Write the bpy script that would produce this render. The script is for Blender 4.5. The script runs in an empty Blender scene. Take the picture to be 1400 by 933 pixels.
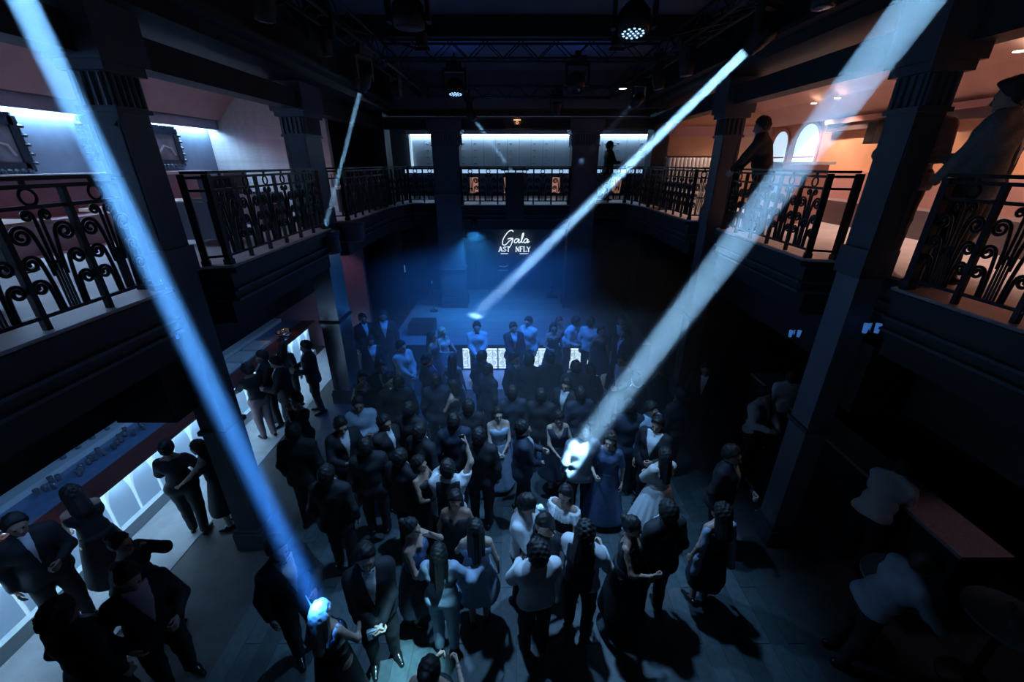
import bpy, bmesh, math, random
import numpy as np
from mathutils import Vector, Matrix, Euler

# ------------------------------------------------------------------ camera, world, exposure
SC = bpy.context.scene
COL = SC.collection
random.seed(7)
F_PX, PITCH, CAMZ = 560.0, math.radians(23.5), 5.2
cam_d = bpy.data.cameras.new('camera')
cam_d.sensor_fit = 'HORIZONTAL'; cam_d.sensor_width = 36.0
cam_d.lens = 36.0 * F_PX / 1400.0
cam_d.clip_start = 0.05; cam_d.clip_end = 200
cam = bpy.data.objects.new('camera', cam_d); COL.objects.link(cam)
cam.location = (0, 0, CAMZ); cam.rotation_euler = (math.pi / 2 - PITCH, 0, 0)
SC.camera = cam

world = bpy.data.worlds.new('night'); SC.world = world; world.use_nodes = True
world.node_tree.nodes['Background'].inputs[0].default_value = (0.002, 0.004, 0.012, 1)
world.node_tree.nodes['Background'].inputs[1].default_value = 0.3
SC.view_settings.view_transform = 'Standard'; SC.view_settings.look = 'None'
SC.view_settings.exposure = 0.0; SC.view_settings.gamma = 1.0
SC.view_settings.use_curve_mapping = False
SC.cycles.max_bounces = 5; SC.cycles.diffuse_bounces = 3; SC.cycles.glossy_bounces = 3
SC.cycles.transmission_bounces = 3; SC.cycles.volume_bounces = 0
SC.cycles.sample_clamp_indirect = 3.0
SC.cycles.use_denoising = True

def ray(u, v):
    a, b = (u - 700.0) / F_PX, -(v - 466.5) / F_PX
    return np.array([a, math.cos(PITCH) + b * math.sin(PITCH), -math.sin(PITCH) + b * math.cos(PITCH)])
def at_z(u, v, z):
    d = ray(u, v); t = (z - CAMZ) / d[2]; return np.array([0, 0, CAMZ]) + d * t
def at_y(u, v, y):
    d = ray(u, v); return np.array([0, 0, CAMZ]) + d * (y / d[1])

def spot(name, loc, target, energy, color, angle, blend=0.6, size=0.08):
    l = bpy.data.lights.new(name, 'SPOT'); l.energy = energy; l.color = color
    l.spot_size = math.radians(angle); l.spot_blend = blend; l.shadow_soft_size = size
    o = bpy.data.objects.new(name, l); COL.objects.link(o); o.location = loc
    o.rotation_euler = (Vector(target) - Vector(loc)).to_track_quat('-Z', 'Y').to_euler()
    return o
def beam_light(name, loc, target, energy, color, radius, spread):
    l = bpy.data.lights.new(name, 'AREA'); l.shape = 'DISK'; l.size = 2 * radius
    l.energy = energy; l.color = color; l.spread = math.radians(spread)
    o = bpy.data.objects.new(name, l); COL.objects.link(o); o.location = loc
    o.rotation_euler = (Vector(target) - Vector(loc)).to_track_quat('-Z', 'Y').to_euler()
    return o

# moving-head beams: (source, target, lens radius, spread deg, energy)
B = 4.05                                  # mezzanine floor height
STAGE = 0.75
ICE = (0.29, 0.62, 1.0)
BEAMS = [
    dict(n='right', src=(2.75, 3.03, 6.70), dst=(0.86, 4.84, 1.16), r=0.135, spread=1.0, e=16),
    dict(n='stage', src=(2.75, 5.80, 6.40), dst=(-1.16, 12.24, STAGE), r=0.058, spread=2.8, e=18),
    dict(n='left', src=(-2.40, 2.40, 6.70), dst=(-1.70, 2.36, 1.60), r=0.055, spread=1.7, e=13),
    dict(n='balcony', src=(-2.40, 7.48, 6.21), dst=(-3.55, 8.02, 4.10), r=0.035, spread=0.9, e=1.6),
    dict(n='rear', src=(-0.97, 12.35, 6.22), dst=(0.02, 12.68, 4.97), r=0.05, spread=1.2, e=2.2),
    dict(n='rear_right', src=(2.62, 10.2, 6.36), dst=(2.05, 12.95, 5.3), r=0.05, spread=2.4, e=0.12),
]
for b in BEAMS:
    beam_light('beam_lamp_' + b['n'], b['src'], b['dst'], b['e'], ICE, b['r'], b['spread'])
BLUE = (0.02, 0.21, 1.0)
WASH = [
    ((-1.02, 5.0, 6.35), (-0.3, 4.2, 0), 640, (0.24, 0.54, 1.0), 72),
    ((1.21, 5.0, 6.30), (0.4, 4.3, 0), 880, (0.24, 0.54, 1.0), 66),
    ((-1.01, 8.5, 6.25), (-0.8, 9.2, 0), 1250, BLUE, 80),
    ((1.14, 8.5, 6.30), (-0.8, 10.8, 0), 1150, BLUE, 66),
    ((-1.15, 12.7, 3.42), (-1.05, 12.9, 0.8), 480, (0.04, 0.36, 1.0), 110),  # added wash under the rear balcony, gives the stage haze its blue glow
]
for up in ((-1.2, 6.6), (1.4, 6.6), (-1.2, 10.4), (1.4, 10.4)):  # added lights, put in to tint the dark ceiling navy
    spot('added_uplight_lamp', (up[0], up[1], 6.80), (up[0], up[1], 7.5), 8, (0.02, 0.16, 1.0), 160, .5, .1)
spot('floor_spot_lamp', (0.6, 2.2, 6.7), (-1.2, 2.64, 0), 6500, (0.30, 0.76, 1.0), 9, .9, .06)
for i, (p, t, e, c, a) in enumerate(WASH):
    spot('wash_lamp', p, t, e, c, a, 0.8, 0.1)

# ------------------------------------------------------------------ materials
MATS = {}
def mat(name, col, rough=0.6, metal=0.0, var=0.0, scale=8.0, bump=0.0, emit=None, es=0.0, rnd=0.0, trans=0.0, spec=0.5):
    if name in MATS: return MATS[name]
    m = bpy.data.materials.new(name); m.use_nodes = True
    nt = m.node_tree; b = nt.nodes['Principled BSDF']
    b.inputs['Base Color'].default_value = (*col, 1); b.inputs['Roughness'].default_value = rough
    b.inputs['Metallic'].default_value = metal; b.inputs['Specular IOR Level'].default_value = spec
    if trans: b.inputs['Transmission Weight'].default_value = trans
    if emit is not None:
        b.inputs['Emission Color'].default_value = (*emit, 1); b.inputs['Emission Strength'].default_value = es
    if var or bump or rnd:
        tc = nt.nodes.new('ShaderNodeTexCoord')
        nz = nt.nodes.new('ShaderNodeTexNoise'); nz.inputs['Scale'].default_value = scale
        nz.inputs['Detail'].default_value = 4
        nt.links.new(tc.outputs['Object'], nz.inputs['Vector'])
        hsv = nt.nodes.new('ShaderNodeHueSaturation'); hsv.inputs['Color'].default_value = (*col, 1)
        mr = nt.nodes.new('ShaderNodeMapRange')
        mr.inputs['From Min'].default_value = 0.25; mr.inputs['From Max'].default_value = 0.75
        mr.inputs['To Min'].default_value = 1 - var; mr.inputs['To Max'].default_value = 1 + var
        nt.links.new(nz.outputs['Fac'], mr.inputs['Value'])
        src = mr.outputs['Result']
        if rnd:
            oi = nt.nodes.new('ShaderNodeObjectInfo')
            m2 = nt.nodes.new('ShaderNodeMapRange')
            m2.inputs['To Min'].default_value = 1 - rnd; m2.inputs['To Max'].default_value = 1 + rnd
            nt.links.new(oi.outputs['Random'], m2.inputs['Value'])
            mu = nt.nodes.new('ShaderNodeMath'); mu.operation = 'MULTIPLY'
            nt.links.new(src, mu.inputs[0]); nt.links.new(m2.outputs['Result'], mu.inputs[1]); src = mu.outputs[0]
        nt.links.new(src, hsv.inputs['Value']); nt.links.new(hsv.outputs['Color'], b.inputs['Base Color'])
        if bump:
            bp = nt.nodes.new('ShaderNodeBump'); bp.inputs['Strength'].default_value = bump
            bp.inputs['Distance'].default_value = 0.01
            nt.links.new(nz.outputs['Fac'], bp.inputs['Height']); nt.links.new(bp.outputs['Normal'], b.inputs['Normal'])
    MATS[name] = m
    return m
def haze_mat(name, dens, col, aniso, acol=None, adens=0):
    m = bpy.data.materials.new(name); m.use_nodes = True; nt = m.node_tree; nt.nodes.clear()
    out = nt.nodes.new('ShaderNodeOutputMaterial'); vs = nt.nodes.new('ShaderNodeVolumeScatter')
    vs.inputs['Density'].default_value = dens; vs.inputs['Color'].default_value = (*col, 1)
    vs.inputs['Anisotropy'].default_value = aniso
    if acol:
        va = nt.nodes.new('ShaderNodeVolumeAbsorption'); va.inputs['Color'].default_value = (*acol, 1); va.inputs['Density'].default_value = adens
        ad = nt.nodes.new('ShaderNodeAddShader'); nt.links.new(vs.outputs[0], ad.inputs[0]); nt.links.new(va.outputs[0], ad.inputs[1])
        nt.links.new(ad.outputs[0], out.inputs['Volume'])
    else: nt.links.new(vs.outputs[0], out.inputs['Volume'])
    return m

M_FLOOR = mat('floor_dark', (0.05, 0.05, 0.055), 0.55, var=0.3, scale=5)
M_PLANK = mat('plank_wood', (0.058, 0.082, 0.092), 0.45, var=0.25, scale=12, bump=0.15, rnd=0.3)
M_BLACK = mat('black_wall', (0.010, 0.010, 0.013), 0.7, var=0.2, scale=3)
M_WALLB = mat('stage_wall', (0.07, 0.08, 0.1), 0.7, var=0.2, scale=2)
M_COLM = mat('column_paint', (0.06, 0.065, 0.085), 0.55, var=0.15, scale=4)
M_MIRR = mat('polished_metal', (0.45, 0.47, 0.5), 0.22, metal=0.9, var=0.1)
M_BEAM = mat('beam_paint', (0.012, 0.013, 0.017), 0.6, var=0.15, scale=3)
M_CEIL = mat('ceiling_paint', (0.10, 0.11, 0.13), 0.85, var=0.15, scale=1.5)
M_MCEIL = mat('mezzanine_ceiling', (0.42, 0.20, 0.20), 0.6, var=0.1, scale=2)
M_MFLOOR = mat('mezzanine_floor', (0.55, 0.52, 0.54), 0.4, var=0.1, scale=4)
M_IRON = mat('wrought_iron', (0.012, 0.012, 0.014), 0.38, metal=0.4)
M_LWALL = mat('grey_plaster', (0.26, 0.33, 0.45), 0.8, var=0.08, scale=6)
M_STONE = mat('pale_stone', (0.55, 0.52, 0.52), 0.8, var=0.12, scale=10, rnd=0.06)
M_OWALL = mat('orange_plaster', (0.62, 0.36, 0.22), 0.75, var=0.08, scale=3)
M_PINK = mat('pink_plaster', (0.50, 0.28, 0.26), 0.75, var=0.08, scale=3)
M_PANEL = mat('pale_panel', (0.46, 0.48, 0.52), 0.5, var=0.05, scale=5, rnd=0.05)
M_SEAT = mat('mauve_leather', (0.30, 0.17, 0.20), 0.5, var=0.1)
M_WOOD = mat('red_wood', (0.16, 0.055, 0.05), 0.35, var=0.25, scale=14)
M_PALE = mat('pale_leather', (0.6, 0.62, 0.64), 0.5, var=0.05)
M_TRUSS = mat('truss_black', (0.03, 0.032, 0.036), 0.4, metal=0.6)
M_FIX = mat('fixture_black', (0.012, 0.012, 0.014), 0.5)
M_LENS = mat('lens_glass', (0.3, 0.35, 0.4), 0.15, metal=0.3)
M_CHROME = mat('chrome', (0.7, 0.72, 0.74), 0.12, metal=1.0)
M_GLASS = mat('clear_glass', (0.85, 0.92, 1.0), 0.05, trans=0.85)
M_COVE = mat('cove_led', (0.8, 0.9, 1), 0.6, emit=(0.36, 0.66, 1.0), es=75.0)
M_BACKLIT = mat('backlit_panel', (0.5, 0.65, 0.8), 0.5, emit=(0.30, 0.58, 0.98), es=0.17)
M_RIB = mat('backlit_rib', (0.6, 0.75, 0.85), 0.5, emit=(0.46, 0.78, 1.0), es=0.60)
M_STEP = mat('pale_step', (0.62, 0.70, 0.70), 0.5)
M_STAGELIT = mat('backlit_white', (0.8, 0.9, 1), 0.5, emit=(0.62, 0.86, 1.0), es=1.5)
M_LED = mat('led_dot', (0.8, 0.9, 1), 0.5, emit=(0.35, 0.62, 1.0), es=2.2)
M_DOWN = mat('downlight_glow', (1, 0.9, 0.8), 0.5, emit=(1.0, 0.80, 0.62), es=14)
M_SIGN = mat('sign_white', (0.9, 0.95, 1), 0.5, emit=(0.75, 0.90, 1.0), es=1.5)
M_SIGNDIM = mat('sign_dim', (0.3, 0.5, 0.7), 0.5, emit=(0.18, 0.42, 0.75), es=0.35)
M_WARMLIT = mat('warm_lit', (1, 0.6, 0.4), 0.5, emit=(1.0, 0.45, 0.25), es=1.3)
M_WINDOW = mat('arched_window_glow', (0.8, 0.9, 1), 0.4, emit=(0.50, 0.75, 1.0), es=0.95)
M_SCREEN = mat('screen_glow', (0.2, 0.4, 0.7), 0.4, emit=(0.10, 0.30, 0.65), es=0.5)
M_WORK = mat('bar_worktop', (0.16, 0.26, 0.42), 0.3, var=0.15, scale=9)
M_FRAME = mat('ornate_dark_frame', (0.03, 0.04, 0.06), 0.35, metal=0.3, var=0.2, scale=20)
M_PICT = mat('picture_grey', (0.22, 0.26, 0.32), 0.3, var=0.5, scale=4)

# ------------------------------------------------------------------ mesh builder
class MB:
    def __init__(s): s.v = []; s.f = []
    def add(s, vs, fs):
        o = len(s.v); s.v += [tuple(p) for p in vs]; s.f += [tuple(i + o for i in f) for f in fs]; return s
    def box(s, x0, x1, y0, y1, z0, z1):
        vs = [(x, y, z) for z in (z0, z1) for y in (y0, y1) for x in (x0, x1)]
        return s.add(vs, [(0, 2, 3, 1), (4, 5, 7, 6), (0, 1, 5, 4), (2, 6, 7, 3), (0, 4, 6, 2), (1, 3, 7, 5)])
    def cbox(s, c, d): return s.box(c[0]-d[0]/2, c[0]+d[0]/2, c[1]-d[1]/2, c[1]+d[1]/2, c[2]-d[2]/2, c[2]+d[2]/2)
    def prism(s, pts, z0, z1):
        n = len(pts)
        a = sum(pts[i][0]*pts[(i+1) % n][1]-pts[(i+1) % n][0]*pts[i][1] for i in range(n))
        if a < 0: pts = pts[::-1]
        vs = [(x, y, z0) for x, y in pts] + [(x, y, z1) for x, y in pts]
        fs = [tuple(range(n))[::-1], tuple(range(n, 2*n))] + [(i, (i+1) % n, n+(i+1) % n, n+i) for i in range(n)]
        return s.add(vs, fs)
    def tube(s, pts, r, seg=6, caps=True, r1=None):
        pts = [Vector(p) for p in pts]; n = len(pts); rings = []
        up = None
        for i, p in enumerate(pts):
            t = (pts[min(i+1, n-1)] - pts[max(i-1, 0)]).normalized()
            if up is None:
                up = Vector((0, 0, 1)) if abs(t.z) < 0.9 else Vector((1, 0, 0))
            a = t.cross(up)
            if a.length < 1e-4: a = t.cross(Vector((0, 1, 0)))
            a.normalize(); b = a.cross(t).normalized(); up = b
            rr = r if r1 is None else r + (r1 - r) * i / max(n-1, 1)
            rings.append([p + a * rr * math.cos(2*math.pi*k/seg + math.pi/4) + b * rr * math.sin(2*math.pi*k/seg + math.pi/4) for k in range(seg)])
        vs = [q for rg in rings for q in rg]; fs = []
        for i in range(n-1):
            for k in range(seg):
                k2 = (k+1) % seg; fs.append((i*seg+k, i*seg+k2, (i+1)*seg+k2, (i+1)*seg+k))
        if caps: fs += [tuple(range(seg))[::-1], tuple((n-1)*seg+k for k in range(seg))]
        return s.add(vs, fs)
    def lathe(s, prof, seg=16, c=(0, 0, 0)):
        vs = []; fs = []; n = len(prof)
        for r, z in prof:
            for k in range(seg):
                a = 2*math.pi*k/seg; vs.append((c[0]+r*math.cos(a), c[1]+r*math.sin(a), c[2]+z))
        for i in range(n-1):
            for k in range(seg):
                k2 = (k+1) % seg; fs.append((i*seg+k, i*seg+k2, (i+1)*seg+k2, (i+1)*seg+k))
        fs += [tuple(range(seg))[::-1], tuple((n-1)*seg+k for k in range(seg))]
        return s.add(vs, fs)
    def ring(s, c, R, r, n=20, seg=5, axis='y'):
        vs = []; fs = []
        for i in range(n):
            a = 2*math.pi*i/n
            for k in range(seg):
                b = 2*math.pi*k/seg; rr = R + r*math.cos(b); h = r*math.sin(b)
                p = {'y': (rr*math.cos(a), h, rr*math.sin(a)), 'z': (rr*math.cos(a), rr*math.sin(a), h), 'x': (h, rr*math.cos(a), rr*math.sin(a))}[axis]
                vs.append((c[0]+p[0], c[1]+p[1], c[2]+p[2]))
        for i in range(n):
            for k in range(seg):
                i2, k2 = (i+1) % n, (k+1) % seg; fs.append((i*seg+k, i*seg+k2, i2*seg+k2, i2*seg+k))
        return s.add(vs, fs)
    def mesh(s, name, m=None, smooth=False):
        me = bpy.data.meshes.new(name); me.from_pydata(s.v, [], s.f); me.update()
        if m: me.materials.append(m)
        if smooth: me.polygons.foreach_set('use_smooth', [True]*len(me.polygons))
        return me
    def build(s, name, m, parent=None, smooth=False):
        o = bpy.data.objects.new(name, s.mesh(name, m, smooth)); COL.objects.link(o)
        if parent: o.parent = parent
        return o
def put(name, me, parent=None, loc=(0, 0, 0), rot=(0, 0, 0), sc=(1, 1, 1)):
    o = bpy.data.objects.new(name, me); COL.objects.link(o)
    o.location = loc; o.rotation_euler = rot; o.scale = sc
    if parent: o.parent = parent
    return o
def tag(o, label, cat, group=None):
    o['label'] = label; o['category'] = cat
    if group: o['group'] = group
    return o
def thing(name, label, cat, loc=(0, 0, 0), rz=0, group=None):
    o = bpy.data.objects.new(name, None); COL.objects.link(o); o.location = loc; o.rotation_euler = (0, 0, rz)
    o.empty_display_size = 0.1
    return tag(o, label, cat, group)
def struct(name, mb, m, parent=None):
    o = mb.build(name, m, parent)
    if not parent: o['kind'] = 'structure'
    return o
def sempty(name):
    o = bpy.data.objects.new(name, None); COL.objects.link(o); o['kind'] = 'structure'; return o

# ------------------------------------------------------------------ the hall: floor, walls, ceiling, slabs
fl = struct('floor', MB().box(-9, 9, -4, 15.3, -0.12, 0.0), M_FLOOR)
plank_me = MB().box(-0.096, 0.096, -0.695, 0.695, 0, 0.006).mesh('plank', M_PLANK)
nx = 34
for i in range(nx):
    x = -3.25 + 0.2 * i
    y = 1.6 + (0.7 if i % 2 else 0.0)
    while y < 9.2:
        put('plank', plank_me, fl, (x, y, 0)); y += 1.4
struct('ceiling', MB().box(-4.0, 4.2, -4, 14, 7.5, 7.6), M_CEIL)
struct('wall_near', MB().box(-9, 9, -4.2, -4.0, 0, 7.6), M_BLACK)
struct('wall_left', MB().box(-8.7, -8.5, -4, 15.3, 0, B - 0.3), M_BLACK)
struct('wall_right', MB().box(8.5, 8.7, -4, 15.3, 0, B - 0.3), M_BLACK)
wb = struct('wall_back', MB().box(-8.6, 8.6, 15.2, 15.35, 0, B - 0.3), M_WALLB)
for x0, x1 in [(-4.6, -2.6), (-1.35, 1.55), (2.75, 4.7)]:              # recessed wall bays
    f = MB()
    for a, b_, c, d in [(x0, x0+.08, .8, 3.5), (x1-.08, x1, .8, 3.5), (x0, x1, 3.42, 3.5)]: f.box(a, b_, 15.14, 15.2, c, d)
    f.build('wall_moulding', M_WALLB, wb)
struct('trim_1', MB().box(-4.6, -3.1, 14.6, 15.2, STAGE, 3.6), M_BLACK)

PL = [(-3.37, -3.9), (-3.40, 3.97), (-3.80, 4.05), (-3.80, 4.86), (-3.42, 4.98), (-3.47, 8.08), (-3.86, 8.2), (-3.86, 9.08), (-3.50, 9.2), (-3.50, 12.3), (-3.15, 13.55)]
PB = [(-1.55, 13.6), (-1.52, 12.93), (1.73, 12.93), (1.76, 13.6)]
PR = [(3.55, 13.55), (3.80, 12.3), (3.83, 9.3), (4.25, 9.18), (4.25, 8.25), (3.93, 8.1), (3.82, 5.35), (4.22, 5.22), (4.22, 4.12), (3.84, 4.02), (3.85, -3.9)]
PATH = PL + PB + PR
def inset(path, d):                       # push the edge outwards from the hall centre
    out = []
    for x, y in path:
        if y > 12.8 and abs(x) < 3.6: out.append((x, y + d))
        else: out.append((x + (d if x > 0 else -d), y))
    return out
OUT = [(8.6, -3.9), (8.6, 19.0), (-8.6, 19.0), (-8.6, -3.9)]
def slab(z0, z1, d): return MB().prism(inset(PATH, d) + OUT, z0, z1)
mz = struct('floor_mezzanine', slab(B - 0.03, B, 0.0), M_MFLOOR)
struct('trim_2', slab(B - 0.10, B - 0.031, -0.02), M_BEAM)
struct('trim_3', slab(B - 0.30, B - 0.101, 0.06), M_BEAM)
struct('trim_4', slab(B - 0.33, B - 0.301, 0.02), M_COLM)
struct('trim_5', slab(B - 0.43, B - 0.331, 0.07), M_BEAM)
struct('trim_6', slab(B - 0.46, B - 0.431, 0.03), M_COLM)
struct('ceiling_lower', slab(B - 0.75, B - 0.461, 0.14), M_BLACK)
n = 7
for x0, x1, y0, y1, z0 in [(-4.8, -4.6, -3.9, 9.2, 2.45), (-4.6, -3.9, 4.0, 4.6, 2.42), (4.7, 4.9, -3.9, 9.2, 2.45), (4.08, 4.7, 4.2, 4.75, 2.42)]:
    struct('trim_%d' % n, MB().box(x0, x1, y0, y1, z0, B - 0.752), M_BLACK); n += 1
M_SPILL = mat('light_spill_strip', (0.42, 0.44, 0.46), 0.5, var=0.15, scale=5)  # floor paled where bar and riser light spills; the light is in the colour
MB().box(-5.74, -4.75, 1.5, 11.4, 0.0, 0.008).build('bar_spill_strip', M_SPILL, fl)
MB().box(-1.5, 2.6, 8.9, 9.94, 0.006, 0.014).build('riser_spill_strip', M_SPILL, fl)
struct('wall_bar_end', MB().box(-8.5, -4.25, 11.6, 11.75, 0, B - 0.76), mat('mauve_plaster', (0.20, 0.12, 0.16), 0.7, var=0.1))
spot('bar_end_lamp', (-5.0, 10.6, 3.1), (-4.9, 11.6, 1.8), 14, (0.8, 0.45, 0.75), 90, .7, .05)
for j_, (x_, y_, r_) in enumerate([(-3.52, 7.98, .20), (-3.55, 9.32, .26)]):
    struct('trim_%d' % (30 + j_), MB().lathe([(r_*.8, B-.46), (r_, B-.42), (r_, B-.12), (r_*1.12, B-.10), (r_*1.12, B-.035), (r_, B-.031)], 20, (x_, y_, 0)), M_COLM)

# mezzanine shell
lw = struct('wall_left_upper', MB().box(-7.35, -7.2, -3.9, 11.0, B, 6.9), M_LWALL)
sw = struct('wall_left_end', MB().box(-7.2, -4.4, 10.9, 11.05, B, 6.9), M_STONE)
course = MB().box(-7.2, -4.4, 10.885, 10.9, 0, 0.068).mesh('stone_course', M_STONE)
for i in range(26): put('stone_course', course, sw, (0, 0, B + 0.02 + 0.075 * i))
struct('wall_left_far', MB().box(-7.35, -7.2, 11.05, 19, B, 6.9), M_WALLB)
def ceil_profile(xs, y0, y1):
    m = MB(); n_ = len(xs)
    vs = [(x, y0, z) for x, z in xs] + [(x, y1, z) for x, z in xs]
    return m.add(vs, [tuple(range(n_)), tuple(range(n_, 2*n_))[::-1]] + [(i, n_+i, n_+(i+1) % n_, (i+1) % n_) for i in range(n_)])
cv = [(-3.9, 6.9), (-5.6, 6.9), (-6.1, 6.78), (-6.5, 6.5), (-6.75, 6.25), (-6.88, 6.12), (-7.3, 6.12), (-7.3, 7.0), (-3.9, 7.0)]
struct('ceiling_left', ceil_profile(cv, -3.9, 13.5), M_MCEIL)
struct('ceiling_right', ceil_profile([(-x + 0.2 + 0.2, z) for x, z in cv], -3.9, 13.5), mat('warm_ceiling', (0.58, 0.36, 0.30), 0.6, var=0.1, scale=2))
struct('ceiling_back', MB().box(-8, 8, 13.5, 19, 6.45, 6.6), mat('rear_ceiling', (0.12, 0.13, 0.16), 0.7))
cl = thing('cove_light', 'long white-blue light strip under the ledge above the framed wall', 'cove light', (-7.1, 3.5, 5.97))
MB().box(0.05, 0.16, -7.2, 7.38, -0.05, 0.02).build('lip', M_LWALL, cl)
MB().box(-0.10, 0.16, -7.2, 7.38, 0.02, 0.14).build('ledge', M_LWALL, cl)
MB().box(-0.08, 0.0, -7.1, 7.3, -0.02, 0.015).build('led_strip', M_COVE, cl)
struct('wall_right_upper', MB().box(7.4, 7.55, -3.9, 13.2, B, 6.9), M_OWALL)
re = struct('wall_right_end', MB().box(4.5, 7.4, 13.05, 13.2, B, 6.9), M_OWALL)
MB().box(4.45, 7.4, 12.98, 13.05, 5.9, 6.15).build('cornice', M_PINK, re)
struct('trim_11', MB().box(7.25, 7.4, -3.9, 10.6, 5.85, 6.0), mat('dark_cornice', (0.12, 0.09, 0.09), 0.6))
struct('trim_12', MB().box(7.18, 7.4, -3.9, 10.6, 6.0, 6.1), M_PINK)

# long beams over the railings and the upper cornices
for nm, x0, x1, zb, zt in [('trim_13', -4.05, -3.74, 6.08, 6.37), ('trim_14', 3.98, 4.3, 6.17, 6.46)]:
    struct(nm, MB().box(x0, x1, -3.9, 13.4, zb, zt), M_BEAM)
struct('trim_15', MB().box(-4.3, -3.45, -3.9, 13.4, 6.52, 6.66).box(-4.3, -3.25, -3.9, 13.4, 6.66, 6.72).box(-4.3, -3.5, -3.9, 13.4, 6.72, 7.5), M_BEAM)
struct('trim_16', MB().box(3.72, 4.6, -3.9, 13.4, 6.62, 6.76).box(3.52, 4.6, -3.9, 13.4, 6.76, 6.82).box(3.77, 4.6, -3.9, 13.4, 6.82, 7.5), M_BEAM)
struct('trim_17', MB().box(-4.0, 4.2, 13.05, 13.55, 6.1, 6.36), M_BEAM)
struct('trim_18', MB().box(-4.0, 4.2, 13.0, 13.05, 6.06, 6.10).box(-4.0, 4.2, 13.0, 13.05, 6.34, 6.38), M_COLM)
struct('trim_19', MB().box(-4.0, 4.2, 13.1, 13.5, 6.6, 7.5), M_CEIL)
for y, nm in ((4.55, 'trim_20'), (8.7, 'trim_21')):
    struct(nm, MB().box(-3.5, 3.77, y-.15, y+.15, 7.2, 7.5), M_BEAM)

# columns
def column(x0, x1, y0, y1, z0, ztop, lower, label, base=True):
    cx, cy, wx, wy = (x0+x1)/2, (y0+y1)/2, x1-x0, y1-y0
    t = thing('column', label, 'column', (cx, cy, z0))
    lm = lower
    MB().box(-wx/2, wx/2, -wy/2, wy/2, 0.0, B-0.02-z0).build('lower_shaft', lm, t)
    MB().box(-wx/2-.05, wx/2+.05, -wy/2-.05, wy/2+.05, 0.0, 0.28).box(-wx/2-.03, wx/2+.03, -wy/2-.03, wy/2+.03, 0.28, 0.34).build('plinth', M_COLM, t)
    MB().box(-wx/2-.03, wx/2+.03, -wy/2-.03, wy/2+.03, 2.0-z0, 2.06-z0).build('band', M_COLM, t)
    MB().box(-wx/2, wx/2, -wy/2, wy/2, B-z0-.02, 5.64-z0).build('upper_shaft', M_COLM, t)
    MB().box(-wx/2-.03, wx/2+.03, -wy/2-.03, wy/2+.03, B-z0, B+.3-z0).build('pedestal', M_COLM, t)
    fr = MB()
    for sx in (-1, 1):
        fr.box(sx*(wx/2-.035)-.02, sx*(wx/2-.035)+.02, -wy/2-.012, -wy/2, B+.4-z0, 5.55-z0)
    fr.box(-wx/2+.02, wx/2-.02, -wy/2-.012, -wy/2, 5.52-z0, 5.56-z0)
    fr.build('panel_frame', M_COLM, t)
    cap = MB().box(-wx/2-.03, wx/2+.03, -wy/2-.03, wy/2+.03, 5.64-z0, 5.68-z0)
    cap.box(-wx/2-.01, wx/2+.01, -wy/2-.01, wy/2+.01, 5.68-z0, 5.96-z0)
    cap.box(-wx/2-.06, wx/2+.06, -wy/2-.06, wy/2+.06, 5.96-z0, 6.04-z0).box(-wx/2-.10, wx/2+.10, -wy/2-.10, wy/2+.10, 6.04-z0, ztop-z0)
    c = cap.build('capital', M_COLM, t)
    k = max(4, int(wx/0.07)); fm = MB().tube([(0, 0, 5.69-z0), (0, 0, 5.95-z0)], 0.022, 6).mesh('flute', M_COLM)
    for i in range(k):
        put('flute', fm, c, (-wx/2 + wx*(i+.5)/k, -wy/2-.015, 0))
    k2 = max(4, int(wy/0.07)); s = 1 if cx < 0 else -1
    for i in range(k2): put('flute', fm, c, (s*(wx/2+.015), -wy/2 + wy*(i+.5)/k2, 0))
    return t
column(-3.97, -3.66, 4.33, 4.69, 0, 6.5, M_COLM, 'dark square column between bar counter and widest stretch of dance floor')
column(3.80, 4.08, 4.38, 4.72, 0, 6.6, mat('blue_grey_column', (0.16, 0.18, 0.22), 0.5, var=0.1), 'dark square column beside guests talking on the balcony')
column(-4.15, -3.75, 8.3, 8.97, 0, 6.5, M_MIRR, 'column with polished metal lower shaft by far end of lit bar')
column(3.95, 4.3, 8.55, 8.9, 0, 6.6, M_COLM, 'dark square column beside guest leaning over railing')
column(-2.31, -1.53, 13.05, 13.65, STAGE, 6.35, M_WALLB, 'broad column at back of stage, nearer the lit screen box')
column(1.74, 2.51, 13.05, 13.65, STAGE, 6.35, M_WALLB, 'broad column at back of stage, nearer the round fan')
for x0, x1, nm in ((-4.1, -3.6, 'trim_22'), (4.0, 4.4, 'trim_23')):
    struct(nm, MB().box(x0, x1, 12.9, 13.5, 0, 6.5), M_BEAM)

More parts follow.
